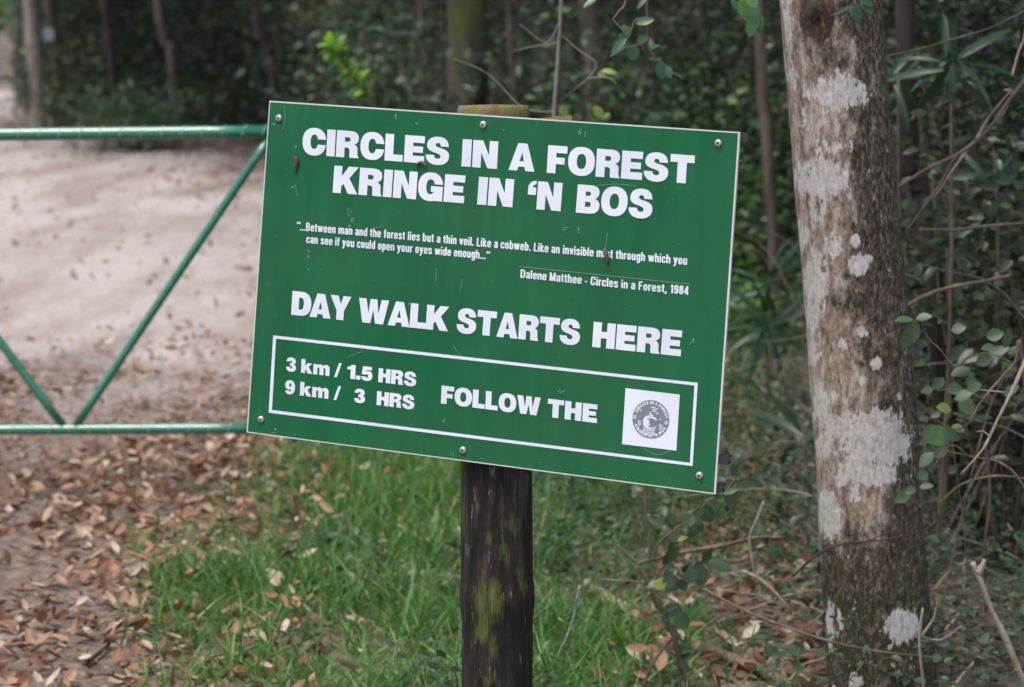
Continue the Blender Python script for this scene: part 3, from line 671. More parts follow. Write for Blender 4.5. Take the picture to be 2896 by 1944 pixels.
def post_material():
    m, nt, b = new_mat('weathered_post')
    co = coords(nt, (1, 1, .14)); co1 = coords(nt, (1, 1, .45))
    n1 = cn(nt, noise(nt, 26, 6, .7, co)); n2 = cn(nt, noise(nt, 90, 4, .7, co)); n3 = cn(nt, noise(nt, 22, 7, .72, co1))
    c = ramp(nt, n1, [(.05, (.007, .0055, .005)), (.5, (.024, .018, .016)), (.95, (.07, .054, .047))])
    c = mixc(nt, .6, c, ramp(nt, n2, [(.1, (.5, .5, .5)), (.9, (1.5, 1.45, 1.4))]), 'MULTIPLY')
    c = mixc(nt, ramp(nt, n2, [(.93, (0, 0, 0)), (1, (.4, .4, .4))]), c, (.3, .27, .23))
    k = mth(nt, 'ADD', attr(nt, 'moss'), mth(nt, 'ADD', mth(nt, 'MULTIPLY', mth(nt, 'SUBTRACT', n3, .5), .8), mth(nt, 'MULTIPLY', mth(nt, 'SUBTRACT', n1, .5), .5)))
    c = mixc(nt, ramp(nt, k, [(.5, (0, 0, 0)), (1.0, (.8, .8, .8))]), c, mixc(nt, n2, (.045, .06, .012), (.15, .17, .035)))
    c = mixc(nt, attr(nt, 'cut'), c, mixc(nt, ramp(nt, n3, [(.45, (0, 0, 0)), (.6, (1, 1, 1))]), mixc(nt, n1, (.1, .06, .035), (.3, .21, .12)), (.17, .19, .04)))
    nt.links.new(c, b.inputs['Base Color']); b.inputs['Roughness'].default_value = .8; b.inputs['Specular IOR Level'].default_value = .3
    bump(nt, b, mth(nt, 'ADD', n1, mth(nt, 'MULTIPLY', n2, .6)), .005, .7)
    return m
M['post'] = post_material()
NS, NH = 96, 220
th = np.linspace(0, 2 * np.pi, NS, endpoint=False)
Lp = np.linalg.norm(top_p - base_p); hs = np.linspace(0, Lp, NH)
pa = unit(np.cross(lean_dir, [0, 1, 0])); pb = np.cross(lean_dir, pa)
RP = .064
V, mo, cu_ = [], [], []
for h in hs:
    c = base_p + lean_dir * h; px, py = proj(c)
    r = RP * (1 + .06 * math.exp(-((py - 1690) / 45) ** 2)) * np.ones(NS)
    r = r * (1 + .022 * np.sin(th * 3 + h * 4) + .012 * np.sin(th * 7 - h * 11))
    r = r - .0045 * np.exp(-((np.angle(np.exp(1j * (th - 4.2 - .2 * np.sin(h * 5))))) / .04) ** 2) - .004 * np.exp(-((np.angle(np.exp(1j * (th - 5.25 + .15 * np.sin(h * 7))))) / .035) ** 2)
    d = Lp - h
    if d < .012: r = r * (1 - .06 * (1 - d / .012) ** 2)
    ring = c + r[:, None] * (np.cos(th)[:, None] * pa + np.sin(th)[:, None] * pb); V.append(ring)
    X, Y = proj(ring)
    mk = np.zeros(NS)
    for (mx, my, rx, ry, a) in ((1355, 1690, 28, 55, 1.2), (1365, 1780, 26, 60, 1.1), (1400, 1700, 30, 80, 1), (1395, 1840, 25, 60, 1.05), (1440, 1480, 34, 60, .85), (1385, 1520, 14, 30, .95), (1352, 1430, 10, 30, 1), (1310, 1400, 9, 150, 1.3), (1425, 1570, 22, 50, .85), (1480, 1650, 26, 60, .7), (1480, 1800, 30, 90, .75), (1390, 1920, 30, 30, .85)):
        mk = np.maximum(mk, a * np.exp(-(((X - mx) / rx) ** 2 + ((Y - my) / ry) ** 2)))
    mo.append(np.where((ring - c)[:, 1] < .02, mk, .35)); cu_.append(np.full(NS, 1.0 if d < .05 else 0.0))
V = np.concatenate(V + [top_p[None] + lean_dir * .002]); mo = np.append(np.concatenate(mo), .5); cu_ = np.append(np.concatenate(cu_), 1)
i = np.arange(NH - 1)[:, None] * NS; j = np.arange(NS)[None]; k = (j + 1) % NS
Q = np.stack([i + j, i + k, i + NS + k, i + NS + j], -1).reshape(-1, 4)
Fp = np.vstack([Q[:, [0, 1, 2]], Q[:, [0, 2, 3]], np.stack([(NH - 1) * NS + np.arange(NS), (NH - 1) * NS + (np.arange(NS) + 1) % NS, np.full(NS, NH * NS)], -1)])
obj('post', V, Fp, M['post'], sign, smooth=True, attrs={'moss': mo, 'cut': cu_})
M['batten'] = bark('batten_wood', (.12, .08, .04), (.3, .22, .11), (.42, .34, .18), 12)
prism('backing_batten', [(1488, 334), (1545, 326), (1592, 324), (1592, 520), (1488, 520)], -.045, -.08, M['batten'], sign)

# ------------------------------------------------------------ gate
GD = 6.7
def gpt(px, py): return at(px, py, GD)
gl, gr_ = -1500, 812
tl, tr = gpt(gl, 397), gpt(gr_, 372); bl_, br = gpt(gl, 1224), gpt(gr_, 1211)
gate = thing('field_gate', (bl_[0], GD, 0), 'green painted tubular steel gate with diagonal braces and netting across the sandy road', 'gate')
def rod(name, a, b, r, sides=20, mat='gate_green'):
    v, f = tube(np.linspace(a, b, 12), r, r, sides); return obj(name, v, f, M[mat], gate, smooth=True)
rod('top_rail', tl, tr, .0205); rod('bottom_rail', bl_, br, .0175)
rod('end_post', br + np.array([0, 0, .0]), tr + np.array([0, 0, .02]), .019); rod('end_post', bl_ - np.array([0, 0, .3]), tl + np.array([0, 0, .15]), .03)
for a, b in (((215, 1205), (766, 385)), ((178, 1205), (-430, 392)), ((-1010, 1214), (-440, 395))): rod('brace', gpt(*a), gpt(*b), .0135)
# chicken netting: long hexagons on the far side of the rails, sagging at its top
net = Soup(); P0, HX, HZ = gpt(gr_ - 8, 385), .128, .042
ncol, nrow = 20, 24
def nd(i, j):
    x = P0[0] - i * HX * .5; zz = P0[2] - .045 - j * HZ
    dx = (vnoise(i, j, 2.3, 5) - .5) * .03; dz = (vnoise(i, j, 3.1, 8) - .5) * .03 * (1 if j < 6 else .5)
    return np.array([x + dx, GD + .022 + (vnoise(i, j, 4, 2) - .5) * .02, zz + dz])
def wire_seg(a, b, r=.0005):
    v, f = tube(np.array([a, b]), r, r, 4, caps=False); net.add(v, f)
for i in range(ncol * 2):
    for j in range(nrow):
        if (i + j) % 2 == 0:
            p = nd(i, j); s = np.array([HX * .14, 0, 0])
            wire_seg(p - s, p + s, .0008)
            wire_seg(p - s, nd(i + 1, j + 1) + s); 
            if i > 0: wire_seg(p + s, nd(i - 1, j + 1) - s)
for i in range(0, ncol * 2, 1):   # ends of the netting wound over both rails
    x = P0[0] - i * HX * .5
    for za, zb, r_ in ((tr[2] + (tl[2] - tr[2]) * (tr[0] - x) / (tr[0] - tl[0]), 0, .0215), (br[2] + (bl_[2] - br[2]) * (br[0] - x) / (br[0] - bl_[0]), 0, .0185)):
        a = np.linspace(-.5, 4.2, 10); lean_ = rng.uniform(.01, .03)
        P = np.stack([x + lean_ * (a / 4), GD - r_ * np.cos(a) * 1.02, za + r_ * np.sin(a) * 1.02], -1)
        v, f = tube(P, .0011, .0011, 4, caps=False); net.add(v, f)
obj('wire_netting', *net.args(), M['wire'], gate)

# ------------------------------------------------------------ the lichen-covered tree by the sign
def trunk_material():
    m, nt, b = new_mat('lichen_bark')
    co = coords(nt, (1, 1, .36)); co2 = coords(nt, (1, 1, .6)); co3 = coords(nt)
    n1 = cn(nt, noise(nt, 48, 7, .75, co)); n2 = cn(nt, noise(nt, 150, 4, .78, co)); n3 = cn(nt, noise(nt, 15, 8, .76, co2)); n4 = cn(nt, noise(nt, 60, 6, .78, co2))
    tan = ramp(nt, n1, [(.05, (.22, .15, .1)), (.5, (.45, .35, .27)), (.95, (.68, .59, .5))])
    tan = mixc(nt, .8, tan, ramp(nt, n2, [(.1, (.42, .4, .38)), (.6, (1.15, 1.15, 1.15))]), 'MULTIPLY')
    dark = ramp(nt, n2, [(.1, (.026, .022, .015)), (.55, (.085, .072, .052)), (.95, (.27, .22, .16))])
    kd = mth(nt, 'ADD', attr(nt, 'damp_shade'), mth(nt, 'MULTIPLY', mth(nt, 'SUBTRACT', mth(nt, 'ADD', mth(nt, 'MULTIPLY', n3, .75), mth(nt, 'MULTIPLY', n2, .25)), .5), 1.0))
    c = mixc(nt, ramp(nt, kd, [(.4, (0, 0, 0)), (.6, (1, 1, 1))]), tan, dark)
    c = mixc(nt, mth(nt, 'MULTIPLY', attr(nt, 'mossy'), ramp(nt, n4, [(.48, (0, 0, 0)), (.6, (.8, .8, .8))])), c, (.055, .06, .018))
    kl = mth(nt, 'ADD', attr(nt, 'lichen'), mth(nt, 'ADD', mth(nt, 'MULTIPLY', mth(nt, 'SUBTRACT', n4, .5), .65), mth(nt, 'ADD', mth(nt, 'MULTIPLY', mth(nt, 'SUBTRACT', n1, .5), .6), mth(nt, 'MULTIPLY', mth(nt, 'SUBTRACT', n2, .5), .35))))
    c = mixc(nt, ramp(nt, kl, [(.46, (0, 0, 0)), (.53, (1, 1, 1))]), c, ramp(nt, n2, [(0, (.4, .37, .325)), (.5, (.67, .635, .58)), (1, (.77, .735, .675))]))
    kk = mth(nt, 'ADD', attr(nt, 'knot'), mth(nt, 'MULTIPLY', mth(nt, 'SUBTRACT', n3, .5), .7))
    c = mixc(nt, ramp(nt, kk, [(.35, (0, 0, 0)), (.6, (.92, .92, .92))]), c, ramp(nt, n4, [(.1, (.014, .01, .008)), (.55, (.07, .042, .028)), (.95, (.2, .13, .085))]))
    nt.links.new(c, b.inputs['Base Color']); b.inputs['Roughness'].default_value = .88; b.inputs['Specular IOR Level'].default_value = .2
    bump(nt, b, mth(nt, 'ADD', n1, mth(nt, 'MULTIPLY', n2, .7)), .005, .6)
    return m
M['lichen_bark'] = trunk_material()
TD = 4.62
rows = [(-900, 2125, 2400), (0, 2203, 2494), (250, 2226, 2512), (500, 2246, 2535), (800, 2271, 2560), (1100, 2291, 2588), (1300, 2304, 2598), (1500, 2315, 2614), (1750, 2328, 2640), (1944, 2337, 2662), (2060, 2330, 2680)]
ry = np.array([r[0] for r in rows], float); rc = np.array([(r[1] + r[2]) / 2 for r in rows]); rw = np.array([(r[2] - r[1]) / 2 for r in rows])
pys = np.concatenate([np.linspace(-900, -40, 30), np.linspace(0, 2060, 260)])[::-1]
C_ = np.array([at(np.interp(p, ry, rc), p, TD) for p in pys]); Rr = np.array([np.interp(p, ry, rw) for p in pys]) / F * TD / 1.012
b0 = C_[0].copy(); b0[2] = -.12; C_ = np.vstack([b0, C_]); Rr = np.concatenate([[Rr[0] * 1.25], Rr]); pys = np.concatenate([[2200], pys])
for z_, r_ in ((3.2, .098), (4.2, .09), (5.4, .075), (6.6, .05)):
    C_ = np.vstack([C_, C_[-1] + np.array([-.05, .02, 1]) * (z_ - C_[-1][2])]); Rr = np.append(Rr, r_); pys = np.append(pys, -2000)
NT = 120; th = np.linspace(0, 2 * np.pi, NT, endpoint=False)
LICH = [(2370, 262, 72, 46, 1.1), (2330, 255, 60, 30, .7), (2318, 508, 66, 54, 1.15), (2350, 415, 55, 22, .75), (2272, 330, 14, 50, .5), (2265, 672, 22, 40, 1), (2318, 600, 20, 40, .8), (2359, 696, 20, 34, 1), (2428, 750, 26, 26, 1.2), (2452, 735, 12, 14, .9), (2417, 680, 13, 18, .9), (2305, 800, 34, 70, 1.05), (2300, 890, 20, 80, .8),
        (2440, 937, 18, 15, 1), (2381, 973, 12, 20, 1), (2477, 1028, 14, 16, 1), (2297, 1000, 18, 38, .9), (2322, 1000, 10, 12, .8), (2320, 1143, 20, 66, 1.05), (2440, 1075, 9, 16, .8), (2350, 1120, 30, 18, .6), (2440, 1215, 105, 50, 1.1), (2470, 1265, 95, 60, 1.2), (2452, 1340, 80, 38, 1.05), (2510, 1200, 40, 30, .7), (2540, 1120, 25, 12, .6), (2380, 1358, 20, 22, 1), (2347, 1465, 32, 58, 1.1), (2328, 1262, 24, 34, 1.05), (2340, 1420, 30, 30, .8), (2420, 1400, 22, 22, .9),
        (2347, 1770, 10, 66, 1.1), (2378, 1760, 10, 40, .8), (2551, 1772, 42, 42, 1.35), (2518, 1832, 9, 10, 1), (2300, 30, 16, 30, .9), (2225, 60, 14, 90, .6), (2240, 200, 12, 60, .55), (2422, 1930, 18, 20, 1)]
V, li, da, mm, kn = [], [], [], [], []
for c, r, py in zip(C_, Rr, pys):
    h = c[2]
    rr = r * (1 + .02 * np.sin(th * 2 + h * 3) + .012 * np.sin(th * 5 - h * 6) + .006 * np.sin(th * 13 + h * 17) + .03 * (fbm(th * 2, h * 2 + 0 * th, .35, 51) - .5) + .014 * (vnoise(th * 12, h * 12 + 0 * th, .6, 52) - .5))
    ring = c + rr[:, None] * np.stack([np.cos(th), np.sin(th), 0 * th], -1)
    X, Y = proj(ring); front = np.sin(th) < .25
    K = np.exp(-((X - 2312) / 50) ** 2 - ((Y - 40) / 78) ** 2) * front
    Ko = np.exp(-((X - 2312) / 18) ** 2 - ((Y - 55) / 38) ** 2) * front
    ring[:, 1] -= .028 * K - .03 * Ko
    L_ = np.zeros(NT)
    for (mx, my, rx, ry_, a) in LICH: L_ = np.maximum(L_, a * np.exp(-.7 * (((X - mx) / rx) ** 2 + ((Y - my) / ry_) ** 2) ** 1.5))
    li.append(np.where(front, L_, .35 * (np.sin(th * 3 + h * 5) > .6))); kn.append(np.clip(K * 2.2 - .35, 0, 1))
    V.append(ring)
    dmp_shade = .33 + .5 * sstep(-.55, .9, np.cos(th)) + .42 * sstep(1450, 1620, Y) + .25 * np.exp(-((X - 2470) / 90) ** 2 - ((Y - 420) / 170) ** 2) + .2 * np.exp(-((X - 2420) / 90) ** 2 - ((Y - 860) / 60) ** 2)  # right side darkened: damp algae, and its shade painted into the bark too
    da.append(dmp_shade); mm.append(sstep(1350, 1700, Y) * .9)
n = len(C_); V = np.concatenate(V)
i = np.arange(n - 1)[:, None] * NT; j = np.arange(NT)[None]; k = (j + 1) % NT
Q = np.stack([i + j, i + k, i + NT + k, i + NT + j], -1).reshape(-1, 4)
cat_ = np.concatenate
ltree = thing('lichen_tree', (C_[0][0], TD, 0), 'tree trunk blotched with white lichen standing right of the sign', 'tree')
obj('trunk', V, Q, M['lichen_bark'], ltree, smooth=True, attrs={'lichen': cat_(li), 'damp_shade': cat_(da), 'mossy': cat_(mm), 'knot': cat_(kn)})

# ------------------------------------------------------------ crowns and forest trees
def crown_soup(n, rx, rz, size, clumps=22, seed=0):
    s = Soup(); r = np.random.default_rng(seed)
    cc = unit(r.standard_normal((clumps, 3))) * (r.uniform(.25, 1, (clumps, 1)) ** .6) * np.array([rx, rx, rz])
    w_ = r.integers(0, clumps, n); c = cc[w_] + r.standard_normal((n, 3)) * np.array([rx, rx, rz]) * .2
    t = np.clip(r.uniform(.1, .8, clumps)[w_] + r.normal(0, .15, n), 0, 1)
    scatter_leaves(s, c, size * r.uniform(.7, 1.3, n), size * .5 * r.uniform(.7, 1.3, n), t)
    return s
crowns = []
for i in range(4):
    s = crown_soup(2600, 2.5, 1.5, .26, 26, i + 3); crowns.append(mesh('crown', *s.args(), M['forest_leaf'], **s.extra()))
def put_mesh(name, me, parent, loc, rz=0, sc3=(1, 1, 1)):
    o = bpy.data.objects.new(name, me); o.parent = parent; o.location = loc; o.rotation_euler = (0, 0, rz); o.scale = sc3; col.objects.link(o); return o
def limbs(soup, top_c, r, n, reach, rise):
    for a in rng.uniform(0, 2 * np.pi, n):
        e = top_c + np.array([math.cos(a) * reach, math.sin(a) * reach, rise * rng.uniform(.6, 1.2)])
        m_ = (top_c + e) / 2 + np.array([0, 0, -.2 * rise + rng.uniform(-.1, .3)])
        soup.add(*tube(spline([top_c, m_, e], 5), r * .6, r * .15, 7, .03))
s = Soup(); tc = C_[-4]; limbs(s, tc, .1, 6, 1.9, 2.2); obj('limb', *s.args(), M['bark_brown'], ltree, smooth=True)
for cx, cy, cz, q_ in ((1.7, 1.2, 5.8, 0), (2.6, -.2, 6.4, 1), (1.5, 2.6, 5.0, 2)): put_mesh('crown', crowns[q_], ltree, (cx, cy, cz), q_, (.8, .8, .8))

def forest_tree(name, foot, px_path, D, r, mat, label, H=7.5, crown=True, group=None, cscale=1.0, flare=1.3):
    """px_path: image points of the trunk's axis from low to high."""
    P = [at(x, y, D) for x, y in px_path]
    g0 = np.array([P[0][0], D, gz(P[0][0], D) - .05]); P = [g0] + [p for p in P if p[2] > .1]
    d = unit(P[-1] - P[-2] if len(P) > 1 else np.array([0, 0, 1.])); d = unit(d * np.array([.4, .4, 1]))
    P.append(P[-1] + d * (H - P[-1][2]))
    t = thing(name, (g0[0], D, 0), label, 'tree', group)
    s = Soup(); path = spline(P, 10); m = len(path); zz = path[:, 2]
    rad = r * (1 - .35 * np.clip(zz / H, 0, 1)) * (1 + (flare - 1) * np.exp(-np.clip(zz, 0, 9) / .18))
    s.add(*tube(path, rad, sides=14, jit=.035)); limbs(s, path[-1], r * .7, 5, 1.7, 1.4)
    obj('trunk', *s.args(), mat, t, smooth=True)
    if crown: put_mesh('crown', crowns[rng.integers(0, 4)], t, (path[-1][0] - g0[0] + (1.7 if D < 10 else 0), path[-1][1] - D + (1.3 if D < 10 else 0), H + .8), rng.uniform(0, 6), (cscale, cscale, rng.uniform(.9, 1.2)))
    return t
T = forest_tree
T('pale_trunk_tree', 0, [(105, 235), (92, 120), (85, 0)], 27, .092, M['bark_pale'], 'pale barked tree at the far end of the sandy road')
T('forest_tree', 0, [(165, 230), (152, 100), (140, 0)], 27.6, .085, M['bark_brown'], 'brown tree carrying a small white marker plate beyond the gate')
T('leaning_tree', 0, [(500, 330), (482, 140), (445, 0)], 24, .055, M['bark_brown'], 'slender leaning brown tree at the back above the gate', H=6)
T('dark_trunk_tree', 0, [(330, 330), (322, 200), (305, 90), (300, 0)], 25, .06, M['bark_dark'], 'dark trunk between the pale tree and the leaning tree')
T('forest_tree', 0, [(790, 330), (745, 100), (715, 0)], 22, .04, M['bark_dark'], 'thin tilted dark tree behind the top left corner of the sign', H=6)
T('mossy_tree', 0, [(1322, 320), (1322, 150), (1324, 0)], 11.5, .118, M['bark_moss'], 'thick dark trunk with green moss behind the top of the signpost', H=8)
T('forest_tree', 0, [(1700, 330), (1690, 150), (1672, 0)], 12.5, .085, M['bark_brown'], 'wide brown trunk behind the sapling stem above the sign', H=8)
T('forest_tree', 0, [(1240, 330), (1215, 200), (1190, 0)], 14, .022, M['bark_brown'], 'thin brown tree just left of the thick mossy trunk', H=5, cscale=.7)
T('forest_tree', 0, [(1460, 330), (1452, 200), (1440, 0)], 13, .022, M['bark_brown'], 'thin brown tree just right of the thick mossy trunk', H=5, cscale=.7)
T('forest_tree', 0, [(2690, 1350), (2650, 900), (2596, 480), (2560, 0)], 6.0, .03, M['bark_dark'], 'slim dark trunk standing close behind the lichen blotched trunk', H=6, cscale=.7)
T('forest_tree', 0, [(2200, 900), (2170, 400), (2150, 0)], 9.5, .028, M['bark_brown'], 'thin stem in the thicket just left of the lichen blotched trunk', H=5, cscale=.7)
T('forest_tree', 0, [(2790, 1100), (2800, 600), (2770, 0)], 7.6, .035, M['bark_dark'], 'dark trunk in the thicket at the right edge of the photo', H=7)
# more of the same wood, dim trunks deeper in
kk = 0
while kk < 24:
    x, y = rng.uniform(-9, 9), rng.uniform(9, 40)
    d = float(forest_in(x, y))
    if d < (1.6 if kk < 16 else .6) or (kk >= 16 and (d > 2.2 or y < 20)): continue
    px, py = proj((x, y, 1)); kk += 1
    r_ = rng.uniform(.03, .11)
    T('forest_tree', 0, [(px + rng.normal(0, 6), py), (px + rng.normal(0, 25), py - 300)], y, r_, M[('bark_dark', 'bark_brown', 'bark_moss')[kk % 3]], 'dim trunk standing deep in the dark wood behind the sign and gate', H=rng.uniform(5.5, 8.5), group='dim trunks deep in the wood', cscale=1.15)
tp = at(137, 97, 27.3)
M['marker'] = plain('marker_white', (.5, .55, .68), .5)
mk = [tp + np.array([a * .062, d, b * .075]) for d in (0, .012) for a, b in ((-1, -1), (1, -1), (1, 1), (-1, 1))]
top('marker_plate', mk, [(0, 1, 2, 3), (7, 6, 5, 4), (0, 4, 5, 1), (1, 5, 6, 2), (2, 6, 7, 3), (3, 7, 4, 0)], M['marker'], tp, 'small white marker plate on the brown tree beyond the gate', 'marker')

# ------------------------------------------------------------ undergrowth: one leafy mass
ug = Soup()
def edge_points(n, depth):
    xs, ys = [], []
    while len(xs) < n:
        x = rng.uniform(-14, 12, 4000); y = rng.uniform(3.5, 45, 4000); d = np.where(np.abs(x) < .3 * y + 1.6, forest_in(x, y), -1)
        pr = np.where(d > .1, np.exp(-d / depth), 0) * (.3 + y / 18) * (rng.uniform(0, 1, 4000) < 1)
        k = rng.uniform(0, 2.5, 4000) < pr; xs += x[k].tolist(); ys += y[k].tolist()
    return np.array(xs[:n]), np.array(ys[:n])
NC = 1500
cx, cy = edge_points(NC, 3.2)
ct = np.clip(rng.beta(1.6, 2.6, NC), 0, 1); ch = rng.uniform(.1, 1, NC) ** .9 * np.minimum(2.9, 1.4 + .05 * cy + .5 * (cx > .5))
cr = rng.uniform(.16, .5, NC)
nr_ = 1100; rx_ = rng.uniform(.9, 4.2, 6000); ry2 = rng.uniform(5.6, 14, 6000); k_ = (forest_in(rx_, ry2) > .25) & (rx_ < .28 * ry2 + .5); rx_, ry2 = rx_[k_][:nr_], ry2[k_][:nr_]; nr_ = len(rx_)
cx = np.append(cx, rx_); cy = np.append(cy, ry2); ct = np.append(ct, np.clip(rng.beta(1.4, 2.2, nr_), 0, 1)); ch = np.append(ch, rng.uniform(.05, 1.9, nr_)); cr = np.append(cr, rng.uniform(.12, .3, nr_)); NC += nr_
# the closed leafy front of the wood beyond the road
nf = 1300; fy = rng.uniform(24, 37, nf); fx = np.interp(fy, [17, 25.5, 28.6, 31, 36], [-1.2, -3.2, -5.2, -7.1, -8.2]) + rng.exponential(1.6, nf)
cx = np.append(cx, fx); cy = np.append(cy, fy); ct = np.append(ct, np.clip(rng.beta(1.5, 1.9, nf), 0, 1)); ch = np.append(ch, rng.uniform(.05, 1, nf) ** 1.3 * 3.2); cr = np.append(cr, rng.uniform(.25, .6, nf)); NC += nf
per = rng.integers(60, 230, NC); wh = np.repeat(np.arange(NC), per); nL = len(wh)
c = np.stack([cx[wh], cy[wh], ch[wh]], -1) + rng.standard_normal((nL, 3)) * (cr[wh][:, None] * np.array([1, .8, .65]))
kp = (c[:, 2] > .03) & (forest_in(c[:, 0], c[:, 1]) > -.15); c, wh = c[kp], wh[kp]; nL = len(c)
sz = rng.uniform(.028, .085, nL) * np.where(c[:, 1] < 14, .72, 1.15)
scatter_leaves(ug, c, sz, sz * rng.uniform(.22, .62, nL), np.clip(ct[wh] + rng.normal(0, .12, nL), 0, 1), up=.5, hang=.3)
# deep filling behind, where the wood closes
nb = 26000
x = rng.uniform(-40, 40, nb); y = rng.uniform(24, 60, nb); d = forest_in(x, y); kp = d > 2.5; x, y = x[kp], y[kp]
c = np.stack([x, y, rng.uniform(0, 1, len(x)) ** .8 * 5.2], -1); sz = rng.uniform(.2, .42, len(c))
scatter_leaves(ug, c, sz, sz * .5, np.clip(rng.normal(.22, .15, len(c)), 0, 1), up=.35)
WEST = [(-15, -4), (-14, 30), (-13.2, 42), (-12.4, 52), (-9, 53), (-8, 64), (-70, 64), (-70, -4)]
nb = 26000; x = rng.uniform(-34, -8, nb); y = rng.uniform(-4, 64, nb); d = poly_dist(x, y, WEST); kp = (d > .2) & (d < 7); x, y, d = x[kp], y[kp], d[kp]
c = np.stack([x, y, rng.uniform(0, 1, len(x)) ** .9 * np.minimum(5.5, 1.5 + d * 2)], -1); sz = rng.uniform(.16, .36, len(c))
scatter_leaves(ug, c, sz, sz * .5, np.clip(rng.normal(.35, .2, len(c)), 0, 1), up=.4)
cx, cy = edge_points(900, 2.6)
for x, y in zip(cx, cy):
    h = rng.uniform(.6, 2.6); a = rng.normal(0, .35, 2)
    P = spline([(x, y, 0), (x + a[0] * .4 + rng.normal(0, .05), y + a[1] * .4, h * .5), (x + a[0] + rng.normal(0, .2), y + a[1], h)], 4)
    ug.add(*tube(P, rng.uniform(.003, .009), .002, 5, 0, False), .5, 1 + (rng.uniform() < .4))
tag(obj('undergrowth', *ug.args(), [M['forest_leaf'], M['twig'], M['twig_grey']], **ug.extra()), 'dense dark leafy undergrowth filling the wood behind the sign', 'undergrowth', kind='stuff')

# ------------------------------------------------------------ single plants
def axis_plant(soup, path, nl, L, W, tint, m=0, r=.004, mt=1, start=.15, prof=MIDP, spread=.9, up=.6, sides=6, tj=.12):
    path = spline(path, 8); soup.add(*tube(path, r, r * .35, sides), .5, mt)
    tg = unit(np.gradient(path, axis=0))
    ii = (np.linspace(start, 1, nl) * (len(path) - 1)).astype(int)
    for q_, i in enumerate(ii):
        e1 = unit(np.cross(tg[i], [0, 1, .1])); e2 = np.cross(tg[i], e1); g_ = q_ * 2.4; sdv = e1 * math.cos(g_) + e2 * math.sin(g_)
        ax = unit(tg[i] * (1.15 - spread) + sdv * spread + rng.normal(0, .2, 3)); nr = np.array([rng.normal(0, .3), -.35 + rng.normal(0, .3), up])
        k_ = rng.uniform(.7, 1.15)
        v, f, _ = leaves(path[i], ax, nr, L * k_, W * k_, prof=prof); soup.add(v, f, np.clip(tint + rng.normal(0, tj), 0, 1), m)
FULL = ((0, 0), (.12, .5), (.3, .9), (.5, 1), (.72, .8), (.9, .4), (1, 0))
def px_leaf(soup, bx, by, tx, ty, D, W, tint, m=0, fold=.22, tilt=0.0, droop=.1, face=(0, -.8, .55)):
    """A leaf from its stalk end to its tip, given where they are seen, at depth D."""
    a, b = at(bx, by, D), at(tx, ty, D - .01 + tilt); L = np.linalg.norm(b - a)
    nr = np.array(face) + rng.normal(0, .28, 3)
    v, f, _ = leaves(a, b - a, nr, L, W / F * D, prof=FULL, fold=fold, droop=droop); soup.add(v, f, tint, m)

def plant(name, soup, base, label, cat, leaf_m, stem_m, group=None):
    """Split a soup into a stem part and a foliage part under one thing."""
    t = thing(name, base, label, cat, group)
    v, f = soup.args(); ti = np.concatenate(soup.t); mi = np.concatenate(soup.m)
    for nm, k_, mat in (('foliage', 0, leaf_m), ('stem', 1, stem_m)):
        ff = f[mi == k_]
        if len(ff) == 0: continue
        u, inv = np.unique(ff, return_inverse=True)
        obj(nm, v[u], inv.reshape(-1, 3), mat, t, smooth=True, attrs={'tint': ti[u]})
    return t
def hang(soup, pts, D, r0, r1, rise=True):
    P = [at(x, y, D) for x, y in pts]
    soup.add(*tube(spline(P, 7), r0, r1, 6, .05), .5, 1); return P

# leafy twig hanging over the top of the sign
s = Soup(); D = 4.35
hang(s, [(1835, -700), (1800, -250), (1772, -10), (1752, 30), (1733, 55)], D, .004, .0017)
hang(s, [(1733, 55), (1755, 80), (1778, 100), (1795, 60), (1815, 50)], D, .0015, .001); hang(s, [(1778, 100), (1768, 130), (1812, 128), (1822, 145)], D, .0013, .001)
hang(s, [(1840, -500), (1830, 60), (1850, 160), (1882, 185), (1905, 205)], D + .1, .003, .001)
for l in ((1650, 18, 1603, 50, 24), (1690, -6, 1648, 20, 20), (1798, 66, 1849, 54, 26), (1760, 70, 1782, 104, 26), (1750, 95, 1776, 118, 22), (1770, 108, 1728, 150, 25), (1772, 132, 1722, 158, 24), (1795, 128, 1786, 172, 36), (1800, 120, 1832, 104, 24), (1838, 140, 1868, 128, 26), (1836, 168, 1872, 168, 24), (1868, 172, 1874, 226, 36), (1888, 186, 1896, 222, 22), (1900, 205, 1932, 222, 22), (1832, -10, 1800, 25, 16)):
    px_leaf(s, *l[:4], D + rng.uniform(-.06, .06), l[4] * 1.05, float(np.clip(rng.normal(.45, .16), 0, .9)))
plant('leafy_branch', s, at(1835, -700, D), 'drooping twig of small glossy oval leaves above the right half of the sign', 'branch', M['glossy_leaf'], M['twig'])
s = Soup(); D = 4.1
hang(s, [(2130, -700), (2110, -200), (2098, 0), (2120, 30), (2138, 40)], D, .004, .0015)
for l in ((2068, -12, 2082, 28, 26), (2092, -5, 2118, 60, 44), (2120, 20, 2140, 52, 34), (2138, 35, 2118, 104, 40), (2150, 40, 2148, 96, 26), (2112, -10, 2142, 20, 34)):
    px_leaf(s, *l[:4], D + rng.uniform(-.04, .04), l[4], float(rng.uniform(.45, .85)))
plant('leafy_branch', s, at(2130, -700, D), 'cluster of bright glossy leaves hanging beside the top of the lichen blotched trunk', 'branch', M['glossy_leaf'], M['twig'])
s = Soup(); D = 4.2
hang(s, [(2480, -600), (2440, -150), (2418, 0), (2420, 25)], D, .004, .0014)
for l in ((2425, -10, 2470, 14, 26), (2420, 5, 2428, 68, 38), (2440, 10, 2468, 40, 28), (2410, 15, 2350, 42, 12)): px_leaf(s, *l[:4], D, l[4], .3)
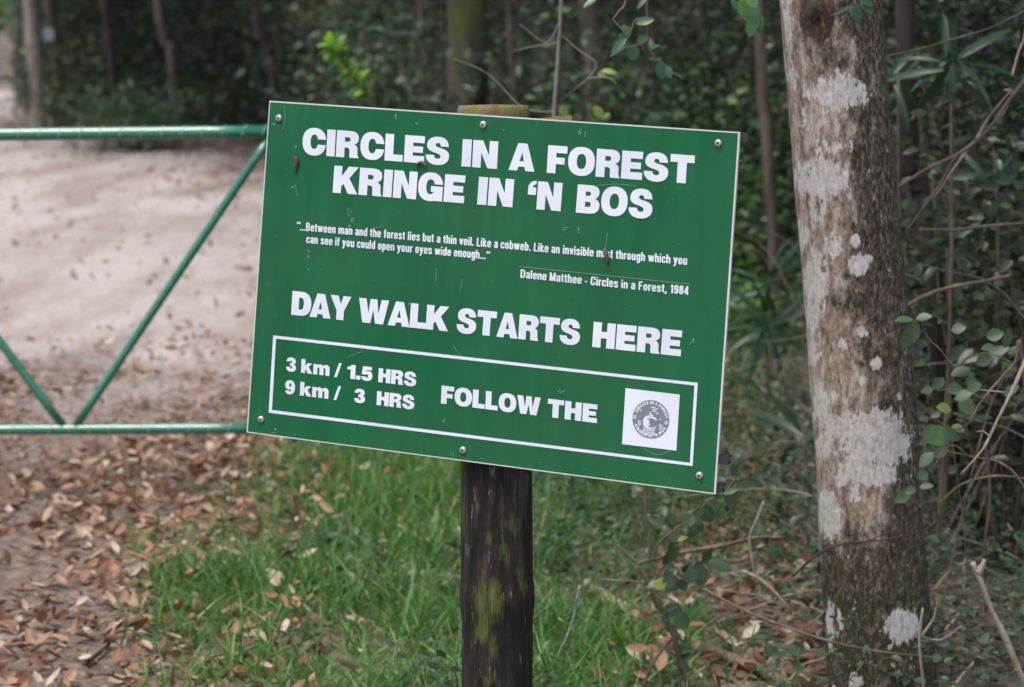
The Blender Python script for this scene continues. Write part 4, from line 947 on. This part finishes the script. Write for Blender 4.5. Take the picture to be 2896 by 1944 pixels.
plant('leafy_branch', s, at(2480, -600, D), 'few dark leaves hanging in front of the top of the lichen blotched trunk', 'branch', M['glossy_leaf'], M['twig'])

# sapling stem above the sign
s = Soup(); D = 5.3
gb_ = ground(1530, 1700); P = [np.array([at(1450, 1800, D)[0], D, -.05]), at(1455, 1300, D), at(1500, 900, D), at(1556, 520, D), at(1568, 310, D), at(1578, 160, D), at(1586, 20, D), at(1600, -400, D), at(1590, -1000, D)]
s.add(*tube(spline(P, 8), .0078, .003, 8, .06), .5, 1)
for pts in ([(1581, 95), (1640, 145), (1685, 180), (1662, 222), (1585, 285)], [(1578, 122), (1520, 130), (1450, 145)], [(1584, 60), (1545, 120), (1470, 70)], [(1570, 318), (1480, 305), (1380, 210), (1280, 165)], [(1662, 222), (1720, 220), (1745, 240)]):
    hang(s, pts, D + rng.uniform(-.1, .15), .0022, .0009)
for l in ((1690, 205, 1712, 218, 16), (1700, 200, 1745, 205, 20), (1610, 325, 1580, 310, 22), (1620, 330, 1645, 330, 14), (1680, 300, 1705, 335, 26), (1705, 335, 1725, 320, 20)): px_leaf(s, *l[:4], D + .5, l[4], .95)
plant('sapling', s, P[0], 'thin pale sapling stem rising straight above the middle of the sign', 'sapling', M['glossy_leaf'], M['twig_grey'])

# bright green shoot
s = Soup(); D = 7.6
P = [np.array([at(1130, 420, D)[0], D, 0]), at(1120, 420, D), at(1070, 320, D), at(1010, 235, D), at(960, 160, D), at(925, 120, D)]
axis_plant(s, P, 80, .062, .024, .5, r=.005, start=.5, tj=.3, up=.9)
plant('green_shoot', s, P[0], 'bright lime green leafy shoot arching above the left half of the sign', 'plant', M['bright_leaf'], M['twig'])

# rounded-leaf shrub to the right of the trunk
s = Soup(); D = 4.3
base = at(2990, 1700, D); base[2] = 0
hang(s, [(2990, 2100), (2960, 1700), (2890, 1010), (2868, 1030), (2780, 1130), (2740, 1200)], D, .006, .0022)
hang(s, [(2868, 1030), (2800, 1000), (2740, 1010), (2700, 1035), (2660, 990), (2620, 950), (2603, 900)], D, .002, .001)
hang(s, [(2603, 900), (2580, 915), (2540, 935), (2495, 960)], D, .0013, .0007)
hang(s, [(2780, 1130), (2720, 1100), (2650, 1105)], D, .002, .001); hang(s, [(2740, 1200), (2700, 1215), (2650, 1190)], D, .002, .001)
hang(s, [(2960, 1500), (2860, 1330), (2740, 1290), (2640, 1270)], D, .004, .0012); hang(s, [(2740, 1290), (2690, 1260), (2640, 1320), (2600, 1385)], D, .002, .001)
for l in ((2585, 905, 2530, 905, 34), (2590, 902, 2636, 893, 28), (2598, 915, 2550, 985, 44), (2650, 912, 2665, 905, 16), (2690, 935, 2732, 925, 36), (2790, 955, 2838, 940, 36), (2842, 985, 2856, 930, 32), (2820, 985, 2776, 985, 30), (2725, 975, 2672, 1030, 30), (2790, 1010, 2855, 980, 34), (2760, 1030, 2805, 1008, 34), (2745, 1045, 2690, 1060, 38), (2760, 1070, 2730, 1085, 26), (2670, 1070, 2635, 1100, 30), (2640, 1100, 2605, 1108, 24), (2720, 1095, 2680, 1105, 36), (2735, 1105, 2775, 1085, 30), (2700, 1130, 2750, 1110, 36), (2712, 1120, 2755, 1175, 44), (2690, 1160, 2650, 1150, 32), (2660, 1165, 2632, 1180, 24), (2690, 1205, 2730, 1220, 30), (2640, 1200, 2612, 1240, 30), (2665, 1215, 2715, 1245, 34), (2640, 1280, 2600, 1320, 36), (2640, 1290, 2680, 1270, 30), (2625, 1300, 2640, 1340, 26), (2625, 1340, 2595, 1350, 34), (2590, 1380, 2560, 1393, 24), (2575, 1392, 2530, 1420, 30), (2600, 1378, 2640, 1372, 22), (2850, 1000, 2890, 985, 34), (2840, 1120, 2880, 1090, 30), (2660, 1450, 2675, 1435, 18)):
    px_leaf(s, *l[:4], D + rng.uniform(-.12, .12), l[4] * 1.1, float(np.clip(rng.normal(.5, .2), 0, .95)))
plant('round_leaf_shrub', s, base, 'shrub with rounded grey green leaves reaching across the lichen blotched trunk from the right', 'shrub', M['blue_leaf'], M['twig'])

# shrub in front of the litter, under the sign's right half
s = Soup(); D = 4.55
base = at(1975, 2150, D); base[2] = 0
hang(s, [(1985, 2200), (1945, 1944), (1905, 1800), (1860, 1700), (1825, 1630), (1808, 1598), (1830, 1585), (1872, 1578)], D, .0065, .0045)
hang(s, [(1835, 1590), (1838, 1540), (1828, 1470), (1824, 1380), (1820, 1200)], D, .0045, .002); hang(s, [(1848, 1580), (1870, 1530), (1960, 1460), (2000, 1420), (2060, 1380), (2110, 1300), (2150, 1285)], D, .0035, .001)
hang(s, [(1808, 1598), (1775, 1570), (1748, 1542)], D, .004, .0025); hang(s, [(1830, 1650), (1760, 1642), (1680, 1645), (1620, 1680), (1585, 1700)], D, .003, .001)
hang(s, [(1840, 1690), (1870, 1610), (1930, 1590), (2000, 1590), (2070, 1610)], D, .0025, .001); hang(s, [(1905, 1800), (1850, 1870), (1820, 1944), (1800, 2050)], D, .004, .003); hang(s, [(1905, 1790), (1915, 1850), (1925, 1944), (1930, 2100)], D, .005, .004)
for l in ((1850, 1420, 1848, 1458, 34), (1835, 1415, 1852, 1450, 24), (1985, 1425, 2010, 1480, 46), (2005, 1430, 2018, 1470, 30), (2065, 1362, 2065, 1432, 42), (2080, 1360, 2050, 1395, 28), (2085, 1362, 2150, 1368, 24), (1960, 1455, 1930, 1490, 40), (1950, 1470, 1965, 1500, 30), (1895, 1500, 1915, 1530, 36), (1920, 1545, 1875, 1600, 34), (1935, 1530, 1975, 1510, 28), (2000, 1590, 2072, 1612, 42), (1990, 1600, 1980, 1660, 40), (1950, 1605, 1960, 1650, 42), (1880, 1640, 1920, 1665, 48), (1900, 1630, 1880, 1665, 34), (1930, 1620, 1955, 1600, 30), (1920, 1660, 1945, 1650, 34), (1910, 1730, 1945, 1780, 44), (1930, 1760, 1905, 1760, 26), (1835, 1650, 1850, 1660, 34), (1650, 1690, 1600, 1735, 20), (2060, 1320, 2090, 1340, 30), (2070, 1345, 2090, 1320, 24)):
    px_leaf(s, *l[:4], D + rng.uniform(-.1, .1), l[4] * 1.1, float(np.clip(rng.normal(.35, .18), 0, .9)))
for _ in range(34):
    i = rng.integers(0, 5); (ax_, ay_), (bx_, by_) = (((1905, 1800), (1860, 1700)), ((1870, 1610), (2000, 1590)), ((1838, 1540), (1824, 1380)), ((1870, 1530), (2060, 1380)), ((1945, 1944), (1905, 1800)))[i]
    t_ = rng.uniform(0, 1); px_, py_ = ax_ + (bx_ - ax_) * t_, ay_ + (by_ - ay_) * t_; an = rng.uniform(0, 6.28); ll = rng.uniform(28, 58)
    px_leaf(s, px_, py_, px_ + ll * math.cos(an), py_ + ll * math.sin(an), D + rng.uniform(-.05, .1), ll * .5, float(np.clip(rng.normal(.4, .2), 0, .9)))
for l in ((1855, 1640, 1880, 1665, 52), (1915, 1530, 1945, 1518, 22), (2130, 1285, 2165, 1275, 18), (2070, 1345, 2095, 1335, 22), (2100, 1545, 2122, 1548, 22)): px_leaf(s, *l[:4], D - .05, l[4], 1.0)
plant('young_shrub', s, base, 'straggly young shrub with crooked stem and toothed leaves below the right of the sign', 'shrub', M['blue_leaf'], M['twig'])

# strap-leaved plants
def strap(px, py, D, n, L, W, label, spread=1.0, up=.5):
    s = Soup(); c = at(px, py, D); base = np.array([c[0], D, gz(c[0], D)])
    s.add(*tube(spline([base - np.array([0, 0, .03]), (base + c) / 2 + np.array([.02, 0, 0]), c], 6), .007, .004, 6), .5, 1)
    for a in np.linspace(0, 2 * np.pi, n, endpoint=False) + rng.normal(0, .15, n):
        ax = np.array([math.cos(a) * spread, rng.normal(-.15, .35), math.sin(a) * .8 + .05]); k_ = rng.uniform(.7, 1.15)
        v, f, _ = leaves(c + rng.normal(0, .012, 3), ax, np.array([0, -.6, up]) + rng.normal(0, .2, 3), L * k_, W * k_, prof=((0, 0), (.1, .5), (.3, .9), (.55, 1), (.8, .7), (1, 0)), droop=.35, fold=.3)
        s.add(v, f, np.clip(rng.normal(.5, .2), 0, 1))
    plant('strap_leaf_plant', s, base, label, 'plant', M['strap_leaf'], M['twig'], 'strap leaved plants in the thicket')
strap(2172, 805, 8.0, 11, .2, .027, 'strap leaved plant peeping out between the sign and the lichen blotched trunk, upper rosette')
strap(2160, 925, 7.8, 12, .2, .028, 'strap leaved plant between the sign and the lichen blotched trunk, lower rosette')
strap(2690, 175, 5.6, 12, .16, .022, 'strap leaved plant drooping at the upper right of the lichen blotched trunk')
strap(2540, 215, 5.9, 8, .13, .02, 'strap leaved plant half hidden behind the top of the lichen blotched trunk')
strap(2680, 700, 5.7, 9, .12, .022, 'strap leaved plant right of the middle of the lichen blotched trunk')
strap(2275, 1250, 6.2, 10, .2, .03, 'strap leaved plant tucked behind the left side of the lichen blotched trunk', up=.6)
strap(2820, 520, 5.8, 9, .12, .02, 'strap leaved plant in the vines at the right edge of the photo')

def bush(name, foot, D, W, H, n, size, mat, label, tint=.5, group=None, twigs=9):
    """A bush: stems fanning from its foot, leaves along and around them."""
    x = at(foot, 900, D)[0]; b = np.array([x, D, gz(x, D)]); s = Soup(); tips = []
    for _ in range(twigs):
        a = rng.uniform(0, 2 * np.pi); rr = W * .5 * rng.uniform(.2, 1); e = b + np.array([math.cos(a) * rr, math.sin(a) * rr, H * rng.uniform(.5, 1)])
        P = spline([b - np.array([0, 0, .03]), b + (e - b) * .5 + rng.normal(0, .06 * W, 3), e], 5); s.add(*tube(P, .006, .002, 5, 0, False), .5, 1); tips.append(P)
    P = np.array([t[rng.integers(3, len(t))] for t in [tips[i] for i in rng.integers(0, twigs, n)]]) + rng.normal(0, 1, (n, 3)) * np.array([W, W, H]) * .11
    P[:, 2] = np.maximum(P[:, 2], b[2] + .02); sz = size * rng.uniform(.7, 1.3, n)
    scatter_leaves(s, P, sz, sz * .5, np.clip(rng.normal(tint, .2, n), 0, 1), up=.6, prof=MIDP)
    return plant(name, s, b, label, 'bush', mat, M['twig'], group)
bush('pale_green_bush', 350, 23, 2.2, .75, 1500, .075, M['blue_leaf'], 'low pale green bush at the edge of the wood above the gate', .45)
bush('forest_bush', 225, 27, 1.3, 1.0, 1100, .08, M['forest_leaf'], 'green bush at the foot of the pale barked tree', .75)
bush('forest_bush', -40, 47, 5.5, 4.2, 2600, .2, M['bright_leaf'], 'fresh green bush at the upper left corner beyond the road', .25)
bush('forest_bush', 1060, 13.5, 1.6, 1.7, 1500, .07, M['blue_leaf'], 'grey green bush behind the lime green shoot', .3)
bush('forest_bush', 1270, 11.2, 1.0, 1.62, 420, .06, M['blue_leaf'], 'wispy grey green bush in front of the thick mossy trunk', .5)
bush('forest_bush', 1900, 10.6, 1.5, 1.6, 1900, .06, M['glossy_leaf'], 'glossy leaved bush behind the upper right corner of the sign', .5)
bush('forest_bush', 2100, 10.2, 1.2, 1.25, 1300, .055, M['glossy_leaf'], 'glossy leaved bush between the right edge of the sign and the lichen blotched trunk', .6)
bush('forest_bush', 2740, 6.3, .9, 1.45, 1200, .05, M['forest_leaf'], 'dark glossy bush filling the thicket right of the lichen blotched trunk', .55)
bush('forest_bush', 2880, 5.7, .8, 1.2, 1000, .05, M['forest_leaf'], 'dark leafy bush at the far right behind the rounded leaf shrub', .5)
bush('forest_bush', 2110, 9.6, .9, .4, 700, .05, M['bright_leaf'], 'low light green bush on the ground behind the right edge of the sign', .2)

# big fresh leaves near the ground
for l, D, lab in (((1910, 1775, 2005, 1700, 95), 5.2, 'large bright green leaf low behind the young shrub'), ((2690, 1225, 2610, 1240, 80), 4.7, 'broad lime green leaf behind the rounded leaf shrub')):
    s = Soup(); a = at(l[0], l[1], D); b = np.array([a[0] + .05, D, 0]); s.add(*tube(spline([b, (a + b) / 2 + np.array([.02, 0, 0]), a], 5), .002, .0015, 5), .5, 1)
    px_leaf(s, *l[:4], D, l[4] * .8, .05, fold=.1); px_leaf(s, l[0], l[1], l[0] + .6 * (l[2] - l[0]), l[1] + 40, D, l[4] * .6, .0, fold=.15)
    plant('broad_leaf_plant', s, b, lab, 'plant', M['bright_leaf'], M['twig'])

# ------------------------------------------------------------ fallen sticks, bare branches and vines
def stick(name, pts, D, r0, r1, mat, label, cat='stick', on_ground=False, forks=(), sides=8):
    P = [ground(x, y) + np.array([0, 0, r0 * .8 + .012]) for x, y in pts] if on_ground else [at(x, y, d_) for (x, y), d_ in zip(pts, D if isinstance(D, (list, tuple)) else [D] * len(pts))]
    for p in P: p[2] = max(p[2], .012)
    s = Soup(); s.add(*tube(spline(P, 7), r0, r1, sides, .1))
    for fk in forks:
        Q_ = [ground(x, y) + np.array([0, 0, .03]) for x, y in fk] if on_ground else [at(x, y, D if not isinstance(D, (list, tuple)) else D[0]) for x, y in fk]
        s.add(*tube(spline(Q_, 5), r1 * 1.2, r1 * .5, 6, .08))
    return top(name, *s.args(), mat, P[0], label, cat, smooth=True)
stick('fallen_stick', [(1030, 1656), (1130, 1645), (1200, 1637), (1288, 1628)], 0, .008, .005, M['twig_pale'], 'pale broken stick lying in the grass just left of the post', on_ground=True, forks=[[(1150, 1643), (1135, 1615), (1118, 1622)]])
stick('fallen_stick', [(1230, 1672), (1265, 1660), (1310, 1652)], 0, .01, .008, M['twig_pale'], 'short pale stick end disappearing behind the post', on_ground=True)
stick('fallen_stick', [(560, 1535), (600, 1560), (700, 1590), (800, 1612), (830, 1640)], 0, .007, .004, M['twig_pale'], 'long crooked pale twig along the left edge of the grass', on_ground=True, forks=[[(580, 1548), (540, 1580), (500, 1600)], [(760, 1605), (800, 1575), (850, 1600)]])
stick('fallen_stick', [(770, 1500), (805, 1570), (880, 1590), (950, 1640)], 0, .005, .003, M['twig'], 'thin brown twig in the middle of the grass', on_ground=True)
stick('fallen_stick', [(995, 1545), (1040, 1600), (1100, 1650)], 0, .004, .003, M['twig_pale'], 'thin straight straw coloured twig leaning in the grass', on_ground=True)
stick('fallen_stick', [(0, 1830), (100, 1824), (185, 1822)], 0, .009, .006, M['twig_grey'], 'grey stick lying on the leaf litter at the lower left', on_ground=True)
stick('fallen_stick', [(240, 1900), (275, 1870), (310, 1840)], 0, .006, .004, M['bark_dark'], 'short dark stick on the leaf litter at the bottom left', on_ground=True)
stick('fallen_log', [(1660, 1680), (1720, 1720), (1810, 1775)], 0, .017, .013, M['twig_pale'], 'thick pale broken branch lying right of the post', 'log', on_ground=True)
stick('fallen_log', [(1950, 1845), (2040, 1880), (2130, 1915), (2250, 1975)], 0, .015, .013, M['twig'], 'pale brown fallen branch at the bottom between post and lichen blotched trunk', 'log', on_ground=True)
stick('fallen_log', [(2060, 1300), (2150, 1318), (2230, 1350), (2330, 1390)], 0, .02, .016, M['bark_brown'], 'brown fallen branch behind the left side of the lichen blotched trunk', 'log', on_ground=True)
stick('fallen_stick', [(1530, 1945), (1600, 1915), (1670, 1890)], 0, .008, .006, M['twig_pale'], 'pale stick at the bottom just right of the post', on_ground=True)
stick('fallen_stick', [(1520, 1885), (1540, 1910), (1570, 1980)], 0, .009, .007, M['twig_pale'], 'short pale stick touching the right foot of the post', on_ground=True)
stick('bare_twig', [(1640, 1655), (1615, 1770), (1560, 1890)], 4.7, .003, .002, M['twig_grey'], 'thin grey twig curving down just right of the post', 'twig')
stick('bare_branch', [(1870, 1572), (1930, 1562), (2050, 1542), (2130, 1522), (2220, 1520)], 4.8, .006, .004, M['twig'], 'grey brown branch lying across the young shrub', 'branch')
stick('bare_twig', [(2160, 1418), (2140, 1470), (2120, 1525), (2130, 1600), (2142, 1650)], 4.75, .0035, .003, M['twig_grey'], 'upright thin pale twig below the lower right corner of the sign', 'twig')
stick('bare_twig', [(2100, 1615), (2150, 1640), (2195, 1680), (2235, 1728)], 4.7, .005, .004, M['twig_pale'], 'bent pale stick left of the foot of the lichen blotched trunk', 'twig')
stick('bare_branch', [(1990, 1665), (2080, 1715), (2200, 1765), (2350, 1815), (2500, 1845), (2700, 1865)], [4.6, 4.55, 4.45, 4.4, 4.42, 4.5], .0038, .0024, M['twig'], 'long thin brown branch crossing low in front of the lichen blotched trunk', 'branch', forks=[[(2080, 1715), (2140, 1690), (2170, 1705)], [(2270, 1780), (2340, 1720), (2500, 1520)]])
stick('bare_branch', [(2240, 1632), (2310, 1570), (2380, 1540), (2500, 1527), (2600, 1505), (2660, 1470), (2740, 1400)], 4.42, .0028, .0016, M['bark_dark'], 'dark curved twig crossing the lower lichen blotched trunk', 'branch', forks=[[(2460, 1530), (2500, 1510), (2550, 1495)]])
stick('vine', [(2365, 1690), (2395, 1630), (2405, 1570), (2440, 1500), (2447, 1470)], 4.45, .002, .001, M['twig'], 'fine twig with a leafy tip rising in front of the lichen blotched trunk', 'vine')
stick('bare_branch', [(2750, 1590), (2780, 1660), (2800, 1720), (2840, 1800), (2890, 1915), (2950, 2050)], 4.5, .006, .008, M['twig_pale'], 'pale forked dead branch standing at the lower right', 'branch', forks=[[(2765, 1620), (2778, 1600), (2784, 1582)]])
stick('bare_twig', [(2905, 1010), (2860, 1110), (2820, 1190), (2780, 1270), (2718, 1342)], 4.2, .0045, .0015, M['twig_pale'], 'white bare twig slanting at the right edge of the photo', 'twig', forks=[[(2840, 1110), (2790, 1105), (2750, 1100)], [(2800, 1235), (2780, 1220), (2760, 1222)]])
stick('bare_twig', [(2690, 1950), (2730, 1900), (2770, 1858)], 4.55, .004, .003, M['twig_pale'], 'short pale twig leaning at the bottom right corner', 'twig')
stick('vine', [(2660, 1420), (2720, 1370), (2800, 1348), (2870, 1350), (2950, 1365)], 4.6, .0022, .002, M['twig'], 'brown arching vine right of the lower lichen blotched trunk', 'vine')
stick('vine', [(2610, 1720), (2600, 1800), (2605, 1880), (2612, 1944), (2610, 2060)], 4.4, .003, .003, M['twig_grey'], 'grey vine hanging in front of the foot of the lichen blotched trunk', 'vine', forks=[[(2605, 1800), (2660, 1810), (2720, 1770)], [(2605, 1800), (2640, 1750), (2650, 1700)]])
stick('bare_branch', [(2560, 870), (2610, 840), (2680, 815), (2760, 800), (2860, 780)], 5.0, .0055, .004, M['twig'], 'pale brown branch running right from the middle of the lichen blotched trunk', 'branch')
stick('bare_branch', [(2600, 650), (2700, 650), (2790, 640), (2900, 632)], 5.3, .0035, .004, M['bark_brown'], 'reddish brown branch high in the thicket right of the lichen blotched trunk', 'branch')
stick('vine', [(2540, 530), (2620, 480), (2720, 430), (2800, 360), (2850, 290), (2920, 200)], 5.0, .0042, .0052, M['bark_brown'], 'thick twisted vine climbing to the right of the lichen blotched trunk', 'vine', forks=[[(2760, 400), (2800, 330), (2860, 255)], [(2700, 440), (2660, 520), (2560, 660)]])
stick('vine', [(2640, 560), (2740, 420), (2830, 330), (2862, 262), (2840, 255)], 5.1, .003, .0025, M['twig_grey'], 'grey looped vine tangled beside the thick twisted vine', 'vine')
stick('vine', [(2500, 160), (2600, 140), (2700, 110), (2800, 80), (2920, 20)], 5.2, .0025, .0025, M['bark_brown'], 'thin reddish vine across the upper right corner', 'vine')
stick('vine', [(2862, 215), (2880, 150), (2900, 90), (2930, -100)], 4.9, .003, .003, M['twig_pale'], 'thin straw coloured vine at the top right edge', 'vine')
stick('vine', [(2780, 1590), (2790, 1500), (2800, 1400), (2785, 1250)], 5.0, .004, .003, M['twig'], 'upright brown vine above the pale forked dead branch', 'vine')
# tangle of fine twigs on the wood's floor
tw = Soup()
for _ in range(620):
    x, y = rng.uniform(.45, 2.4), rng.uniform(4.75, 8.5)
    if forest_in(x, y) < -.45: continue
    a = rng.uniform(0, 2 * np.pi); L = rng.uniform(.15, .6); h = rng.uniform(0, .2)
    p = np.array([x, y, .02]); e = p + np.array([math.cos(a) * L, math.sin(a) * L, h]); m_ = (p + e) / 2 + rng.normal(0, .05, 3); m_[2] = abs(m_[2]) + .02
    tw.add(*tube(spline([p, m_, e], 4), rng.uniform(.002, .006), .0015, 5, 0, False), .5, rng.integers(0, 3))
for _ in range(300):
    x, y = rng.uniform(.55, 2.3), rng.uniform(4.9, 8.2)
    if forest_in(x, y) < -.25: continue
    a = rng.uniform(0, 2 * np.pi); L = rng.uniform(.3, 1.0); h = rng.uniform(.15, 1.15); p = np.array([x, y, 0.]); e = p + np.array([math.cos(a) * L, math.sin(a) * L * .6, h * rng.uniform(.5, 1)]); m_ = (p + e) / 2 + np.array([rng.normal(0, .08), 0, h * .3])
    tw.add(*tube(spline([p, m_, e], 5), rng.uniform(.0015, .0035), .001, 5, 0, False), .5, rng.integers(0, 3))
tag(obj('twig_litter', *tw.args(), [M['twig'], M['twig_grey'], M['twig_pale']], **tw.extra()), 'tangle of fine dead twigs on the floor of the wood', 'twigs', kind='stuff')

# ------------------------------------------------------------ leaf litter, grass, ground cover
lt = Soup()
def drop_litter(n, x0, x1, y0, y1, dens, size, tint0=0., tint1=1.):
    x = rng.uniform(x0, x1, n); y = rng.uniform(y0, y1, n); k = rng.uniform(0, 1, n) < dens(x, y); x, y = x[k], y[k]; m_ = len(x)
    c = np.stack([x, y, gz(x, y) + rng.uniform(.006, .028, m_) + (poly_dist(x, y, VERGE) > .3) * rng.uniform(0, .055, m_)], -1); sz = rng.uniform(*size, m_)
    ax = rng.standard_normal((m_, 3)); ax[:, 2] *= .3; nr = rng.standard_normal((m_, 3)) * .6 + np.array([0, 0, 1])
    v, f, kk_ = leaves(c, ax, nr, sz, sz * rng.uniform(.35, .6, m_), prof=MIDP, fold=.5, droop=-.35); lt.add(v, f, np.repeat(np.clip(rng.beta(2, 1.9, m_) * (tint1 - tint0) + tint0, 0, 1), kk_))
def dn(x, y):
    vd = poly_dist(x, y, VERGE); near = np.exp(-(vd / .55) ** 2); pt = fbm(x, y, .8, 41)
    return np.clip(.1 + .85 * near * (.4 + pt) + .5 * sstep(.5, .68, pt) , 0.02, 1) * sstep(1.6, -.4, poly_dist(x, y, SAND)) * np.where(vd > .4, .26, 1) * sstep(11.8, 8.2, y)
drop_litter(30000, -2.9, .9, 4.3, 11.8, dn, (.016, .062))
drop_litter(8000, -9, 1, 8, 30, lambda x, y: sstep(8, 11, y) * np.clip(.1 + .25 * sstep(.45, .7, fbm(x, y * .3, 1.0, 5)) + .7 * sstep(1.3, -.4, poly_dist(x, y, SAND)), 0, .85), (.035, .08))
drop_litter(8000, .2, 4.5, 3.8, 13, lambda x, y: np.where(forest_in(x, y) > -.6, .45, .05), (.02, .05), 0, .5)
drop_litter(7000, -9, 5, 13, 40, lambda x, y: np.where(forest_in(x, y) > -.5, .8, 0), (.05, .1), 0, .9)
tag(obj('leaf_litter', *lt.args(), M['litter'], attrs={'tint': np.concatenate(lt.t)}), 'brown and tan fallen leaves strewn over the ground', 'leaf litter', kind='stuff')

gs = Soup()
n = 290000
x = rng.uniform(-1.6, 2.2, n); y = rng.uniform(3.6, 12.5, n); vd = poly_dist(x, y, VERGE) + (fbm(x, y, .7, 61) - .5) * .8
k = (rng.uniform(0, 1, n) < sstep(-.04, .5, vd) * np.where((x > .12) & (y < 9), .5, 1) * (.24 + .9 * sstep(.34, .62, fbm(x, y, .42, 77)))) & (np.hypot(x - ground_p[0], y - ground_p[1]) > .07); x, y = x[k], y[k]; m_ = len(x)
c = np.stack([x, y, gz(x, y) - .005], -1); L = rng.uniform(.06, .18, m_) * (.6 + .4 * sstep(0, .8, vd[k]))
ax = rng.standard_normal((m_, 3)) * .7 + np.array([0, 0, .75]); nr = rng.standard_normal((m_, 3)) + np.array([0, 0, .4])
v, f, kk_ = leaves(c, ax, nr, L, rng.uniform(.004, .0085, m_), prof=((0, 0), (.4, 1), (.75, .6), (1, 0)), droop=.5)
gs.add(v, f, np.repeat(np.clip(rng.normal(.52, .2, m_) + .6 * (fbm(x, y, 1.0, 91) - .5), 0, 1), kk_))
tag(obj('grass', *gs.args(), M['grass'], attrs={'tint': np.concatenate(gs.t)}), 'short green grass on the verge round the signpost', 'grass', kind='stuff')
gc = Soup()
n = 17000
x = rng.uniform(-1.3, 2.6, n); y = rng.uniform(4.0, 12, n); vd = poly_dist(x, y, VERGE)
pr = np.where(x > .05, 1.0, .45) * sstep(.1, .7, vd) * sstep(.42, .62, fbm(x, y, .7, 15)) + .95 * sstep(.1, .6, x) * sstep(-1.2, -.2, forest_in(x, y)) * sstep(.3, .5, fbm(x, y, .5, 18))
k = rng.uniform(0, 1, n) < pr; x, y = x[k], y[k]
for q_ in range(4):
    c = np.stack([x + rng.normal(0, .025, len(x)), y + rng.normal(0, .025, len(x)), gz(x, y) + rng.uniform(.02, .15, len(x)) * (1 + .8 * (x > .5))], -1); sz = rng.uniform(.014, .038, len(x))
    scatter_leaves(gc, c, sz, sz * .6, np.clip(rng.normal(.4, .2, len(x)), 0, 1), up=.75, prof=MIDP)
tag(obj('ground_cover', *gc.args(), M['blue_leaf'], attrs={'tint': np.concatenate(gc.t)}), 'low broad leaved herbs among the grass and under the trees', 'ground cover', kind='stuff')
